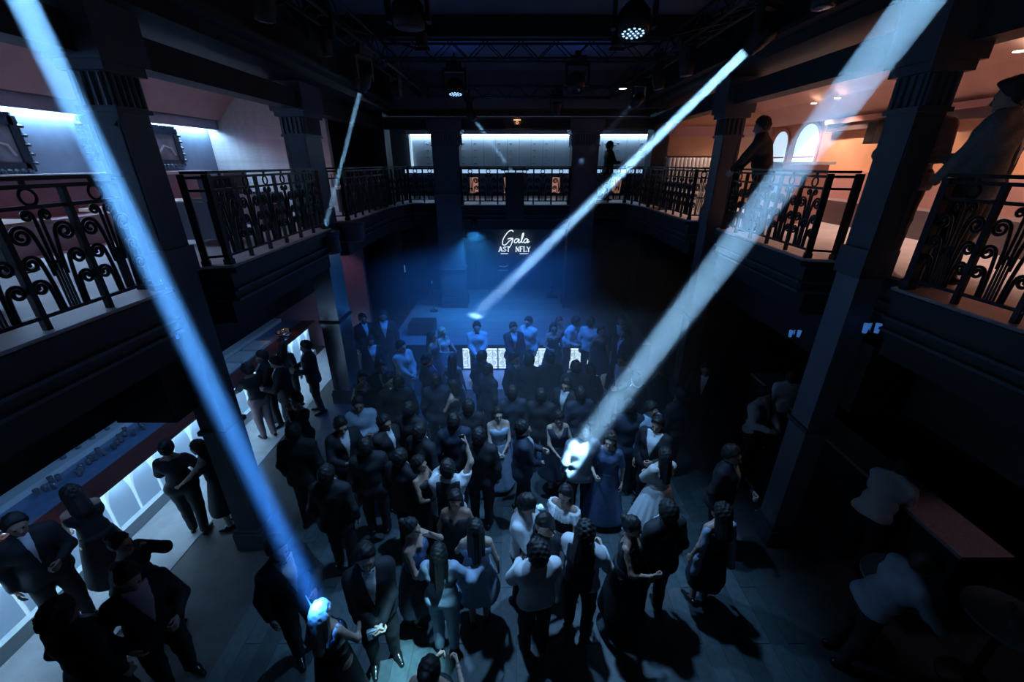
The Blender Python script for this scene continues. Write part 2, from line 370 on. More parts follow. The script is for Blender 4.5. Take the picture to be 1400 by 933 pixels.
# ------------------------------------------------------------------ wrought-iron railings
def spiral_pts(x0, z0, cx, cz, R, turns, side):
    """stem from (x0,z0) up, curling outwards (side) into a spiral about (cx,cz)"""
    pts = [(x0, 0, z0)]
    for t in (0.5, 0.85): pts.append((x0 + (cx - side*R - x0)*t*t, 0, z0 + (cz-z0)*t))
    n_ = int(16*turns)
    for i in range(n_+1):
        f = i/n_; a = math.pi - 2*math.pi*turns*f; r = R*(1-0.80*f)
        pts.append((cx + side*r*math.cos(a), 0, cz + r*math.sin(a)))
    return pts
TIERS = [(0.105, 0.10, 0.175, 0.30, 0.058, 1.6), (0.075, 0.10, 0.165, 0.47, 0.062, 1.6), (0.045, 0.36, 0.150, 0.665, 0.074, 1.8), (0.018, 0.40, 0.062, 0.795, 0.040, 1.5)]
SCROLL = {}
for k, (x0, z0, cx, cz, R, tn) in enumerate(TIERS):
    for s in (-1, 1):
        SCROLL[k, s] = MB().tube(spiral_pts(s*x0, z0, s*cx, cz, R, tn, s), 0.0145 if k < 3 else 0.012, 5).mesh('scroll', M_IRON, True)
BARM = MB().tube([(0, 0, 0.10), (0, 0, 0.46)], 0.0085, 4).mesh('thin_bar', M_IRON)
RINGM = MB().ring((0, 0, 0.925), 0.057, 0.013, 18, 4).mesh('ring', M_IRON, True)
COLLM = MB().cbox((0, 0, 0.46), (0.11, 0.022, 0.025)).mesh('clasp', M_IRON)
SPACM = MB().cbox((0, 0, 1.02), (0.03, 0.02, 0.05)).mesh('spacer', M_IRON)
POSTM = MB().box(-.021, .021, -.021, .021, -0.03, 1.0).mesh('post', M_IRON)
BIGM = MB().box(-.035, .035, -.035, .035, 0.0, 1.03).box(-.045, .045, -.045, .045, 0, 0.06).mesh('corner_post', M_IRON)
RAILG = 'scrolled iron railings around the mezzanine'
def railing(path, label, detail=True):
    t = thing('balcony_railing', label, 'railing', (path[0][0], path[0][1], B), 0, RAILG)
    ox, oy = path[0]
    for j in range(len(path)-1):
        (xa, ya), (xb, yb) = path[j], path[j+1]
        L = math.hypot(xb-xa, yb-ya); ang = math.atan2(yb-ya, xb-xa)
        loc = lambda d: (xa-ox + math.cos(ang)*d, ya-oy + math.sin(ang)*d, 0)
        put('handrail', MB().box(0, L, -.028, .028, 1.035, 1.065).mesh('handrail', M_IRON), t, loc(0), (0, 0, ang))
        put('rail_bar', MB().box(0, L, -.016, .016, 0.98, 1.01).mesh('rail_bar', M_IRON), t, loc(0), (0, 0, ang))
        put('rail_bar', MB().box(0, L, -.016, .016, 0.842, 0.870).mesh('rail_bar', M_IRON), t, loc(0), (0, 0, ang))
        put('rail_bar', MB().box(0, L, -.014, .014, 0.085, 0.112).mesh('rail_bar', M_IRON), t, loc(0), (0, 0, ang))
        n_ = max(1, round(L/0.5)); w = L/n_
        if L < 0.3: n_ = 0
        put('corner_post', BIGM, t, loc(0), (0, 0, ang))
        for i in range(n_):
            d = (i+.5)*w
            if i: put('post', POSTM, t, loc(i*w), (0, 0, ang))
            put('spacer', SPACM, t, loc(d), (0, 0, ang)); put('ring', RINGM, t, loc(d), (0, 0, ang))
            sx = min(1.1, w/0.5)
            for k in SCROLL: put('scroll', SCROLL[k], t, loc(d), (0, 0, ang), (sx, 1, 1))
            for q in (-0.036, -0.012, 0.012, 0.036): put('thin_bar', BARM, t, loc(d+q), (0, 0, ang))
            put('clasp', COLLM, t, loc(d), (0, 0, ang))
    put('corner_post', BIGM, t, (path[-1][0]-ox, path[-1][1]-oy, 0))
    return t
e_ = 0.09
railing([(-3.37-e_, -0.8), (-3.40-e_, 3.9), (-3.66, 3.96)], 'scrolled iron railing in front of framed grey wall, ending at dark column')
railing([(-3.72, 4.95), (-3.42-e_, 5.06), (-3.47-e_, 8.0), (-3.8, 8.12)], 'scrolled iron railing in front of stone end wall, between two columns')
railing([(-3.85, 9.15), (-3.5-e_, 9.28), (-3.5-e_, 12.25), (-3.2, 13.6), (-2.32, 13.68)], 'scrolled iron railing around dark corner beyond polished column')
railing([(-1.52, 13.1), (-1.5, 13.02), (1.71, 13.02), (1.73, 13.1)], 'scrolled iron railing between the two broad columns above sign')
railing([(2.52, 13.68), (3.55, 13.64), (3.8+e_, 12.3), (3.83+e_, 9.4), (4.2, 9.27)], 'scrolled iron railing in front of fluted pale banquette')
railing([(4.15, 8.15), (3.93+e_, 8.0), (3.82+e_, 5.42), (4.18, 5.3)], 'scrolled iron railing that the leaning guest rests on')
railing([(4.05, 4.02), (3.84+e_, 3.95), (3.85+e_, -0.8)], 'scrolled iron railing beside two guests talking on the balcony')

# ------------------------------------------------------------------ stage with backlit riser, back wall sign
st = sempty('stage')
SY = 9.95
MB().box(-3.3, 3.7, SY+0.06, 15.2, 0, STAGE-0.04).build('stage_body', M_BLACK, st)
M_STG = mat('stage_boards', (0.22, 0.24, 0.27), 0.5, var=0.2, scale=6, rnd=0.12)
for i in range(9): MB().box(-3.3, 3.7, SY+.005+i*.585, SY+.58+i*.585, STAGE-0.04, STAGE).build('stage_board', M_STG, st)
M_GRL = mat('grille_dark', (0.10, 0.13, 0.16), 0.5)
grm = MB()
for x in (-.2, -.1, 0, .1, .2): grm.tube([(x, -.012, .06), (x, -.012, .62)], 0.006, 4)
for z in (.10, .34, .58): grm.tube([(-.22, -.012, z), (.22, -.012, z)], 0.006, 4)
for sx in (-1, 1):
    for z in (.22, .46):
        grm.ring((sx*.1, -.012, z), .075, .007, 16, 4)
        grm.tube([(sx*x, -.012, z_) for x, _, z_ in [(p[0]+.1, 0, p[2]) for p in spiral_pts(-.02, z-.09, .02, z, .045, 1.4, 1)]], .006, 4)
grm = grm.mesh('grille', M_GRL)
plm = MB().box(-.225, .225, -.006, .0, .05, .66).mesh('backlit_plate', M_STAGELIT)
frm = MB().box(-.24, -.222, -.03, .02, 0, .71).box(.222, .24, -.03, .02, 0, .71).box(-.24, .24, -.03, .02, 0, .05).box(-.24, .24, -.03, .02, .66, .71).mesh('panel_frame', M_GRL)
for i in range(8):
    x = -1.34 + .24 + .48*i
    p = put('riser_panel', frm, st, (x, SY+.03, 0)); put('backlit_plate', plm, p); put('grille', grm, p)
for x0, x1 in ((-3.3, -1.36), (2.52, 3.7)): MB().box(x0, x1, SY, SY+.06, 0, STAGE-.04).build('riser_board', M_BLACK, st)
MB().box(-3.3, 3.7, SY-.02, SY+.02, STAGE-.04, STAGE+.005).build('stage_nosing', M_BEAM, st)

sg = thing('wall_sign', 'glowing white lettering on wall above stage reading Gala', 'sign', (0, 15.0, 0))
def P3(u, v, y=15.05): p = at_y(u, v, y); return (p[0], p[1]-15.0, p[2])
def stroke(pts, w=0.9):
    # smooth the pixel polyline (Catmull-Rom) and sweep it
    q = [np.array(p, float) for p in pts]; q = [q[0]] + q + [q[-1]]; out = []
    for i in range(1, len(q)-2):
        for t in np.linspace(0, 1, 5, endpoint=False):
            out.append(0.5*((2*q[i]) + (-q[i-1]+q[i+1])*t + (2*q[i-1]-5*q[i]+4*q[i+1]-q[i+2])*t*t + (-q[i-1]+3*q[i]-3*q[i+1]+q[i+2])*t**3))
    out.append(q[-2])
    return [P3(*p) for p in out]
for nm, pts in [('letter_g', [(702, 317), (699, 315), (694, 318), (688, 327), (687, 334), (691, 335), (696, 330), (701, 326), (694, 327), (701, 326), (699, 334), (696, 339)]),
                ('letter_a', [(709, 327), (705, 327), (703, 331), (706, 332), (710, 327), (709, 332), (712, 331)]),
                ('letter_l', [(712, 331), (715, 324), (716, 319), (714, 321), (713, 330), (715, 332)]),
                ('letter_a', [(721, 327), (718, 327), (716, 331), (719, 332), (722, 327), (721, 332), (724, 330)])]:
    MB().tube(stroke(pts), 0.014, 5).build(nm, M_SIGN, sg)
def glyph(ch, u, w=4.6, v0=337.5, v1=344):
    m = MB(); S = lambda *ps, r=.011: m.tube([P3(a, b) for a, b in ps], r, 4)
    T, Bm = v0, v1; l, r_, c = u, u+w, u+w/2
    if ch == 'A': S((l, Bm), (c, T)); S((c, T), (r_, Bm), r=.020); S((l+1, Bm-2), (r_-1, Bm-2)); S((l-.6, Bm), (l+1, Bm)); S((r_-1, Bm), (r_+.6, Bm))
    if ch == 'S': S((r_-.5, T+1), (c, T), (l+.4, T+1.6), (c, T+3.2), (r_-.3, T+4.8), (c, Bm), (l+.2, Bm-1), r=.016)
    if ch == 'T': S((l, T), (r_, T)); S((c, T), (c, Bm), r=.021); S((c-1, Bm), (c+1, Bm))
    if ch == 'N': S((l+.5, Bm), (l+.5, T)); S((l+.5, T), (r_-.5, Bm), r=.021); S((r_-.5, Bm), (r_-.5, T)); S((l-.4, Bm), (l+1.4, Bm))
    if ch == 'F': S((l+1, Bm), (l+1, T), r=.021); S((l, T), (r_, T)); S((l+1, T+3), (r_-1, T+3)); S((l, Bm), (l+2, Bm))
    if ch == 'L': S((l+1, Bm), (l+1, T), r=.021); S((l, Bm), (r_, Bm)); S((r_, Bm), (r_, Bm-1.4)); S((l, T), (l+2, T))
    if ch == 'Y': S((l, T), (c, T+3.4), r=.018); S((r_, T), (c, T+3.4)); S((c, T+3.4), (c, Bm), r=.018); S((c-1, Bm), (c+1, Bm))
    m.build('letter_' + ch.lower(), M_SIGN, sg)
for ch, u in zip('AST', (682, 687.6, 692.6)): glyph(ch, u)
for ch, u in zip('NFLY', (705, 710.4, 715.4, 720.4)): glyph(ch, u)
for a, b_ in ((684.5, 694.5), (710.5, 722.5)): MB().tube([P3(a, 347), P3(b_, 347)], .012, 4).build('underline', M_SIGN, sg)
MB().tube([P3(682, 364), P3(690, 365), P3(695, 363)], .012, 4).build('flourish', M_SIGNDIM, sg)
MB().tube([P3(681, 370), P3(695, 370)], .010, 4).build('flourish', M_SIGNDIM, sg)
cr = thing('crystal_row', 'row of small dim pendants hanging above glowing lettering', 'pendant light', (0, 15.0, 0))
for i in range(14):
    p = P3(661 + 7.3*i, 312)
    MB().lathe([(.004, .12), (.012, .03), (.022, -.02), (.004, -.06)], 6, p).build('pendant', M_SIGNDIM, cr)

sb = thing('stage_monitor', 'small glowing screen box mounted behind stage beside broad column', 'screen', tuple(at_y(547, 367, 14.55)))
MB().box(-.24, .24, -.06, .05, -.17, .17).build('casing', M_FIX, sb); MB().box(-.20, .20, -.068, -.06, -.13, .13).build('display', M_SCREEN, sb)
fn = thing('round_fan', 'round cage fan standing at back of stage', 'fan', tuple(at_z(760, 416, STAGE)))
fn.location.y = 14.2; fn.location.x = 1.45; fn.location.z = STAGE
mm = MB()
for r in (.08, .16, .24, .30): mm.ring((0, -.06, .42), r, .006, 24, 4)
for k in range(12):
    a = 2*math.pi*k/12; mm.tube([(.05*math.cos(a), -.07, .42+.05*math.sin(a)), (.3*math.cos(a), -.06, .42+.3*math.sin(a))], .004, 4)
mm.build('cage', M_CHROME, fn)
bl = MB()
for k in range(4):
    a = math.pi*k/2
    bl.add([(.03*math.cos(a), 0, .42+.03*math.sin(a)), (.26*math.cos(a-.3), .03, .42+.26*math.sin(a-.3)), (.26*math.cos(a+.3), -.03, .42+.26*math.sin(a+.3))], [(0, 1, 2)])
bl.build('blade', M_COLM, fn)
MB().lathe([(.05, -.1), (.08, 0), (.05, .1)], 10, (0, .06, .42)).build('motor', M_FIX, fn)
MB().box(-.2, .2, -.12, .16, 0, .04).tube([(0, .05, .03), (0, .05, .4)], .02, 6).build('stand', M_FIX, fn)
ms = thing('microphone_stand', 'microphone stand with pale tip beside column on stage', 'microphone stand', (-2.55, 12.7, STAGE))
MB().lathe([(.14, 0), (.14, .02), (.02, .04)], 12).build('base', M_FIX, ms); MB().tube([(0, 0, .03), (0, 0, .95)], .012, 6).build('pole', M_FIX, ms)
MB().lathe([(.01, .92), (.028, .97), (.03, 1.02), (.008, 1.05)], 8).build('microphone', M_CHROME, ms)
am = MB().box(-.35, .35, -.3, .3, 0, .32).add([], []).build('monitor_wedge', M_FIX)
am.location = (-2.55, 10.9, STAGE); tag(am, 'black wedge speaker on stage near its edge', 'speaker')

# ------------------------------------------------------------------ long lit bar on the left
br = thing('bar_counter', 'long bar with backlit scalloped front and blue worktop', 'bar', (-5.85, 2.2, 0))
BY0, BY1 = 0, 8.7
MB().box(-.85, -.02, BY0, BY1, 0, 1.02).build('carcass', M_BLACK, br)
MB().box(.0, .10, BY0, BY1, 0, .20).build('plinth_step', M_STEP, br)
MB().box(-.02, -.002, BY0, BY1, .2, 1.02).build('light_plate', M_BACKLIT, br)
rb = MB(); rr = []
for i in range(9):
    f = i/8; z = .2 + .82*f; w = .022 + .13*max(0, (f-.35)/.65)**2.2; rr.append((w, z, .02 + .12*max(0, (f-.4)/.6)**2))
vs = []; fs = []
for w, z, dpt in rr: vs += [(-.005, -w, z), (dpt, -w*.35, z), (dpt, w*.35, z), (-.005, w, z)]
for i in range(8):
    for k in range(3): a = i*4+k; fs.append((a, a+1, a+5, a+4))
rbm = MB().add(vs, fs).mesh('rib', M_RIB, False)
for i in range(21): put('rib', rbm, br, (0, .2 + .415*i, 0))
MB().box(-.10, .27, BY0, BY1, 1.04, 1.10).build('front_ledge', M_WOOD, br)
MB().box(.12, .16, BY0, BY1, 1.02, 1.04).build('under_ledge_led', mat('under_led', (.5, .7, 1), .5, emit=(.40, .70, 1.0), es=45.0), br)
MB().box(-.70, -.10, BY0, BY1, 1.03, 1.07).build('worktop', M_WORK, br)
MB().box(-.95, -.70, BY0, BY1, 1.0, 1.16).build('back_ledge', M_STEP, br)
MB().box(-.72, -.702, BY0, BY1, 1.10, 1.13).build('led_strip', mat('bar_led', (.5, .7, 1), .5, emit=(.30, .58, 1.0), es=2.4), br)
tum = MB().lathe([(.026, 0), (.034, .10), (.031, .10), (.024, .012)], 10).mesh('bar_glass', M_GLASS, True)
bot = MB().lathe([(.035, 0), (.036, .16), (.014, .21), (.013, .27), (.016, .28)], 10).mesh('bar_bottle', mat('bottle_glass', (.35, .5, .65), .1, trans=.4), True)
rg = random.Random(3)
for i in range(22):
    o = put('bar_glass', tum, None, (-6.38 + rg.uniform(-.1, .18), 4.25 + .075*i + rg.uniform(-.03, .03), 1.072))
    tag(o, 'small clear tumbler standing on blue bar worktop', 'glass', 'tumblers on the bar worktop')
for i in range(9):
    o = put('bar_bottle', bot, None, (-6.68 + rg.uniform(-.04, .04), 4.9 + .24*i, 1.162))
    tag(o, 'clear bottle standing on pale back ledge of bar', 'bottle', 'bottles on the back ledge')
for i in range(3):
    o = MB().box(-.2, .2, -.26, .26, 0, .05).box(-.18, .18, -.24, .24, .05, .06).build('bar_tray', M_STEP)
    o.location = (-6.24, 7.9 + .62*i, 1.0725); tag(o, 'pale flat tray on bar worktop past column', 'tray', 'trays on the bar worktop')
def ice_bowl(loc, label):
    t = thing('ice_bowl', label, 'bowl', loc)
    MB().lathe([(.10, 0), (.10, .015), (.03, .03), (.03, .06), (.13, .09), (.19, .16), (.20, .21), (.185, .21), (.17, .15), (.10, .09)], 20).build('bowl', M_CHROME, t, True)
    g = MB(); r2 = random.Random(5)
    for k in range(16):
        a = r2.uniform(0, 6.28); q = r2.uniform(0, .13); g.cbox((q*math.cos(a), q*math.sin(a), .19 + r2.uniform(0, .05)), (.05, .05, .05))
    g.build('ice', mat('warm_ice', (.9, .6, .45), .15, trans=.5), t)
ice_bowl((-5.75, 9.55, 1.102), 'chrome footed bowl on far end of bar ledge')
ice_bowl((-5.75, 3.35, 1.102), 'chrome footed bowl beside bare-shouldered guest at bar')
for i, (bx, by) in enumerate([(-5.75, 9.55), (-5.75, 3.35)]):
    spot('bar_pin_lamp', (bx, by, 2.55), (bx, by, 1.1), 9, (1.0, .55, .40), 50, .7, .03)
    d = thing('pin_downlight', 'small warm ceiling pin light over ' + ('far' if i == 0 else 'near') + ' chrome bowl', 'downlight', (bx, by, 2.58))
    MB().lathe([(.04, 0), (.05, .03), (.05, .72)], 10).build('housing', M_FIX, d)
bs = struct('trim_24', MB().box(-8.5, -7.9, 1.5, 11, 0, 1.0).box(-8.5, -8.3, 1.5, 11, 1.0, 2.4), M_BLACK)

# right-hand side: dim bar and high tables
rbk = thing('side_bar', 'dark side bar with dull mauve top', 'bar', (5.35, 3.3, 0))
MB().box(-.22, .3, 0, 4.4, 0, 1.06).build('carcass', M_BLACK, rbk); MB().box(-.26, .34, -.03, 4.43, 1.06, 1.11).build('counter_top', mat('mauve_top', (.30, .24, .25), .4, var=.25, scale=30), rbk)
spot('side_bar_lamp', (5.6, 3.5, 2.7), (5.5, 3.45, 1.1), 5, (.85, .55, .75), 60, .8, .05)
def high_table(loc, label):
    t = thing('high_table', label, 'table', loc)
    MB().lathe([(.36, 1.02), (.36, 1.05)], 28).build('table_top', mat('table_top_dark', (.14, .16, .18), .35), t)
    MB().tube([(0, 0, .03), (0, 0, 1.03)], .035, 10).build('pedestal', M_FIX, t); MB().lathe([(.25, 0), (.25, .02), (.05, .05)], 20).build('base', M_FIX, t)
high_table((4.95, 2.62, 0), 'round dark high table past the person reaching forward')
high_table((4.22, 3.02, 0), 'round dark high table touched by the reaching arm')
for i, (px, py) in enumerate([(5.0, 2.7), (4.2, 3.05), (4.86, 2.55)]):
    o = put('table_glass', tum, None, (px, py, 1.052)); tag(o, 'small clear glass on a round dark high table', 'glass', 'glasses on the high tables')

# wall lamps (small bluish shades) under the balconies
def wall_lamp(u, v, y, label):
    p = at_y(u, v, y); t = thing('wall_lamp', label, 'wall lamp', tuple(p)); t.scale = (.6, .6, .6)
    MB().box(-.05, .05, -.01, .07, -.08, .08).build('back_plate', M_CHROME, t)
    for sx in (-1, 1): MB().lathe([(.035, -.09), (.05, .09)], 10, (sx*.11, -.08, 0)).build('shade', mat('blue_shade', (.2, .4, .8), .5, emit=(.08, .30, .9), es=.32), t)
    MB().tube([(-.11, -.08, -.06), (0, -.02, -.1), (.11, -.08, -.06)], .01, 5).build('arm', M_CHROME, t)
for u, v, y, lb in [(1187, 447, 4.28, 'near dim column under scrolled railing'), (1250, 482, 4.12, 'over the side bar'), (1084, 455, 6.15, 'above white-shirted guests'), (180, 490, 3.92, 'behind dark valance over bar'), (236, 455, 4.22, 'beside the square column')]:
    wall_lamp(u, v, y, 'small blue-shaded double wall lamp ' + lb)

# ------------------------------------------------------------------ trusses and moving heads
def truss(a, b_, label):
    a, b_ = Vector(a), Vector(b_); L = (b_-a).length; ang = math.atan2(b_.y-a.y, b_.x-a.x)
    t = thing('lighting_truss', label, 'truss', tuple(a), ang, 'black lighting trusses under the ceiling')
    ch = MB().tube([(0, 0, 0), (L, 0, 0)], .022, 6).mesh('chord', M_TRUSS)
    for y in (-.13, .13):
        for z in (-.13, .13): put('chord', ch, t, (0, y, z))
    bm_ = MB().tube([(0, 0, -.13), (.3, 0, .13)], .011, 4).mesh('brace', M_TRUSS); bm2 = MB().tube([(0, 0, .13), (.3, 0, -.13)], .011, 4).mesh('brace', M_TRUSS)
    bm3 = MB().tube([(0, -.13, 0), (.3, .13, 0)], .011, 4).mesh('brace', M_TRUSS)
    for i in range(int(L/.3)):
        for y in (-.13, .13): put('brace', bm_ if i % 2 else bm2, t, (i*.3, y, 0))
        put('brace', bm3, t, (i*.3, 0, -.13))
    return t
truss((-2.40, 1.0, 7.0), (-2.40, 13.0, 7.0), 'black lighting truss over rail of the framed grey wall')
truss((2.75, 1.0, 7.0), (2.75, 13.0, 7.0), 'black lighting truss carrying the stage beam fixture')
truss((-2.25, 5.0, 7.02), (2.6, 5.0, 7.02), 'black cross truss carrying two large wash fixtures')
truss((-2.25, 8.5, 6.98), (2.6, 8.5, 6.98), 'black cross truss above middle of dance floor')
truss((-2.25, 12.4, 6.9), (2.6, 12.4, 6.9), 'black cross truss in front of the two broad columns')
cyl = lambda r, z0, z1, s=14: MB().lathe([(r*.8, z0), (r, z0+.02), (r, z1-.02), (r*.8, z1)], s)
HEAD_BEAM = MB().lathe([(.09, .10), (.115, .06), (.115, -.10), (.095, -.16), (.095, -.20), (.075, -.20)], 16).mesh('head', M_FIX, True)
HEAD_WASH = MB().lathe([(.10, .12), (.15, .06), (.16, -.06), (.15, -.12), (.14, -.12)], 18).mesh('head', M_FIX, True)
LENS = MB().lathe([(.074, -.205), (.05, -.213), (.0, -.216)], 16).mesh('lens', M_LENS, True)
LENSW = MB().lathe([(.14, -.122), (.0, -.124)], 18).mesh('lens', M_FIX, True)
DOT = MB().lathe([(.012, -.126), (.011, -.131), (.0, -.132)], 8).mesh('led', M_LED)
BASE = MB().box(-.14, .14, -.10, .10, -.09, .0).box(-.05, .05, -.03, .03, 0, .08).mesh('base', M_FIX)
YOKE = MB().box(-.175, -.14, -.045, .045, -.40, -.09).box(.14, .175, -.045, .045, -.40, -.09).box(-.175, .175, -.045, .045, -.14, -.09).mesh('yoke', M_FIX)
YOKEW = MB().box(-.215, -.175, -.06, .06, -.44, -.09).box(.175, .215, -.06, .06, -.44, -.09).box(-.215, .215, -.06, .06, -.15, -.09).mesh('yoke', M_FIX)
def fixture(lens_pos, target, label, wash=False, lit=False, drop=None, group=None):
    """moving head whose lens sits at lens_pos and points at target; the yoke hangs above it"""
    lp = Vector(lens_pos); d = (Vector(target)-lp).normalized()
    piv = lp - d*(0.135 if wash else .215)
    zt = piv.z + .36
    t = thing('moving_head', label, 'stage light', (piv.x, piv.y, zt), math.atan2(d.y, d.x)+math.pi/2, group)
    put('base', BASE, t); put('yoke', YOKEW if wash else YOKE, t)
    q = d.to_track_quat('-Z', 'Y').to_matrix().to_4x4()
    h = bpy.data.objects.new('head', HEAD_WASH if wash else HEAD_BEAM); COL.objects.link(h); h.parent = t
    rz = Matrix.Rotation(-t.rotation_euler.z, 4, 'Z')
    M4 = Matrix.Translation((0, 0, -.36)) @ rz @ q
    h.matrix_local = M4
    ln = put('lens', LENSW if wash else LENS, h)
    if lit:
        k = 0
        for rr_, n_ in ((0, 1), (.05, 6), (.10, 12)):
            for i in range(n_):
                a = 2*math.pi*i/n_; put('led', DOT, h, (rr_*math.cos(a), rr_*math.sin(a), 0))
    if zt < 6.85:
        MB().tube([(0, 0, .0), (0, 0, 6.95-zt)], .02, 6).build('clamp', M_TRUSS, t)
    return t
FG = 'moving heads hung from the trusses'
for b in BEAMS:
    lb = {'right': 'black moving head casting the shaft onto grey-jacketed guest', 'stage': 'black moving head casting the shaft onto stage boards',
          'left': 'black moving head casting the shaft onto sequinned guest', 'balcony': 'black moving head casting thin shaft onto railing corner',
          'rear': 'small black moving head with faint shaft before pale panel wall', 'rear_right': 'black moving head with short faint shaft near right truss'}[b['n']]
    s, d = Vector(b['src']), (Vector(b['dst'])-Vector(b['src'])).normalized()
    fixture(s - d*.03, b['dst'], lb)
fixture((-1.02, 4.98, 6.42), (-1.02, 4.9, 0), 'large unlit black wash light on nearest cross truss', True)
fixture((1.21, 4.98, 6.38), (1.1, 4.2, 2), 'large wash light with honeycomb of lit white dots', True, True)
fixture((-1.01, 8.48, 6.32), (-1.0, 7.9, 2), 'wash light with small lit dots on middle cross truss', True, True)
fixture((1.14, 8.48, 6.40), (1.1, 9.2, 0), 'unlit wash light on middle cross truss with pale crescent', True)
fixture((1.17, 12.3, 6.35), (1.3, 13.5, 2), 'small moving head on truss before broad column', False)
for i, (x, y, lb) in enumerate([(-2.4, 3.75, 'pointing out over framed wall railing'), (-2.4, 4.9, 'hanging straight beside near beam'), (-2.4, 6.3, 'next to the thin shaft fixture'), (-2.4, 10.0, 'over the dark corner railing')]):
    fixture((x, y, 6.45), (x-.6+.3*i, y+.3, 4.5), 'unlit black moving head on truss ' + lb)
for i, (x, y, lb) in enumerate([(2.75, 4.5, 'behind the widest light shaft'), (2.75, 7.6, 'past the stage beam fixture'), (2.75, 8.9, 'with cables near pink ceiling strip')]):
    fixture((x, y, 6.45), (x+.2*i, y-.2, 4.0), 'unlit black moving head on truss ' + lb)
for up in ((-1.2, 6.6), (1.4, 6.6), (-1.2, 10.4), (1.4, 10.4)):  # can bodies for the added ceiling lights
    t = thing('added_uplight', 'added small black can light pointing at ceiling, ' + ('before' if up[1] < 8 else 'behind') + ' middle cross truss ' + ('by thin shaft fixture' if up[0] < 0 else 'by stage beam fixture'), 'stage light', (up[0], up[1], 6.62))
    MB().lathe([(.06, 0), (.08, .02), (.08, .15), (.07, .15)], 12).build('can', M_FIX, t); MB().box(-.1, .1, -.02, .02, -.04, .0).build('bracket', M_TRUSS, t)
    MB().tube([(0, 0, -.03), (-1.2 if up[0] < 0 else 1.35, 0, .27)], .012, 5).build('arm', M_TRUSS, t)
pc = thing('added_par_can', 'added small black can light under rear balcony edge, above stage', 'stage light', (-1.15, 12.78, 3.40))  # made-up body for the added stage wash
MB().lathe([(.07, .02), (.09, .05), (.09, .20), (.05, .24)], 14).build('can', M_FIX, pc); MB().box(-.11, .11, -.02, .15, .22, .25).build('bracket', M_TRUSS, pc); MB().tube([(0, .08, .24), (0, .14, .30)], .015, 6).build('clamp', M_TRUSS, pc)
blt = thing('added_bar_strip', 'added thin blue light strip hidden on bar side of dark lintel', 'light strip', (-4.82, 2.5, 2.55))  # added strip, out of view behind the lintel, brightens the bar worktop
MB().box(-.03, .02, -1, 6.6, -.02, .06).build('channel', M_FIX, blt); MB().box(-.05, -.03, -1, 6.6, -.01, .05).build('led_strip', mat('added_blue_led', (.3, .5, 1), .5, emit=(.20, .46, 1.0), es=24), blt)
fd = thing('flood_lamp', 'small flood lamp with bright white face on cluttered truss end', 'stage light', (2.42, 10.4, 6.72))
MB().lathe([(.05, .10), (.09, .06), (.10, -.03)], 14).build('reflector', M_FIX, fd); MB().lathe([(.085, -.032), (.0, -.034)], 14).build('lamp_face', mat('flood_face', (.8, .9, 1), .5, emit=(.6, .85, 1), es=5), fd)
MB().tube([(0, 0, .08), (.3, 0, .22)], .014, 5).build('arm', M_TRUSS, fd)
spot('flood_lamp_light', (2.40, 10.32, 6.66), (0.2, 9.6, 7.3), 40, (.30, .62, 1.0), 60, .9, .05)
hs = thing('hanging_speaker', 'black speaker block hung at middle of rear railing', 'speaker', (0.08, 12.75, 4.0))
MB().box(-.27, .27, -.14, .14, -.35, .95).build('cabinet', M_FIX, hs); MB().box(-.23, .23, -.15, -.14, .05, .85).build('grille', M_BEAM, hs)
MB().box(-.4, .4, -.1, .1, 1.0, 1.05).build('bracket', M_TRUSS, hs)
gs = thing('lit_exit_plate', 'small plate glowing warm orange on beam before pale wall', 'sign', tuple(at_y(707, 168, 12.98)))
MB().box(-.09, .09, -.02, .02, -.055, .055).build('plate', mat('dark_plate', (.05, .04, .04), .5), gs)
MB().ring((0, -.02, 0), .03, .006, 12, 4).build('plate_mark', M_WARMLIT, gs)
MB().box(-.10, .10, -.05, -.01, .06, .075).build('lamp_bar', M_WARMLIT, gs)
spot('plate_lamp', (gs.location.x, 12.86, gs.location.z+.14), (gs.location.x, 12.98, gs.location.z-.05), 2.2, (1, .42, .22), 110, .8, .02)

# ------------------------------------------------------------------ mezzanine interiors
# left: framed mirrors, banquette, tables, downlights
def ornate_frame(y, z, w, h, label):
    t = thing('ornate_frame', label, 'picture', (-7.18, y, z))
    bd = MB()
    for s in (-1, 1): bd.box(0, .05, s*w/2-.06, s*w/2+.06, -h/2-.06, h/2+.06); bd.box(0, .05, -w/2, w/2, s*h/2-.06, s*h/2+.06)
    n_ = 7
    for i in range(n_):
        q = -w/2 + w*(i+.5)/n_
        for s in (-1, 1): bd.lathe([(.05, -.01), (.06, .03), (.02, .06)], 8, (0.03, q, s*(h/2+.07)))
    for i in range(5):
        q = -h/2 + h*(i+.5)/5
        for s in (-1, 1): bd.lathe([(.05, -.03), (.06, .0), (.02, .03)], 8, (0.03, s*(w/2+.07), q))
    bd.build('border', M_FRAME, t)
    MB().box(0.005, .02, -w/2, w/2, -h/2, h/2).build('picture_panel', M_PICT, t)
    MB().tube([(.03, -w*.3, -h*.2), (.03, -w*.05, h*.05), (.03, w*.2, -h*.02), (.03, w*.3, -h*.25)], .02, 5).build('painted_sweep', M_PALE, t)
ornate_frame(6.30, 5.45, .62, .62, 'dark ornate frame on grey wall left of near column')
ornate_frame(7.95, 5.58, .5, .55, 'dark ornate frame half hidden by near column capital')
ornate_frame(9.35, 5.50, .72, .60, 'dark ornate frame on grey wall between two columns')
sf = thing('banquette', 'long mauve banquette with pale ledge under the ornate frames', 'bench', (-6.94, 3.5, B))
MB().box(-.25, .05, -6, 6.6, 0, .94).build('backrest', M_SEAT, sf); MB().box(-.25, .10, -6.02, 6.62, .94, 1.0).build('ledge', M_PALE, sf)
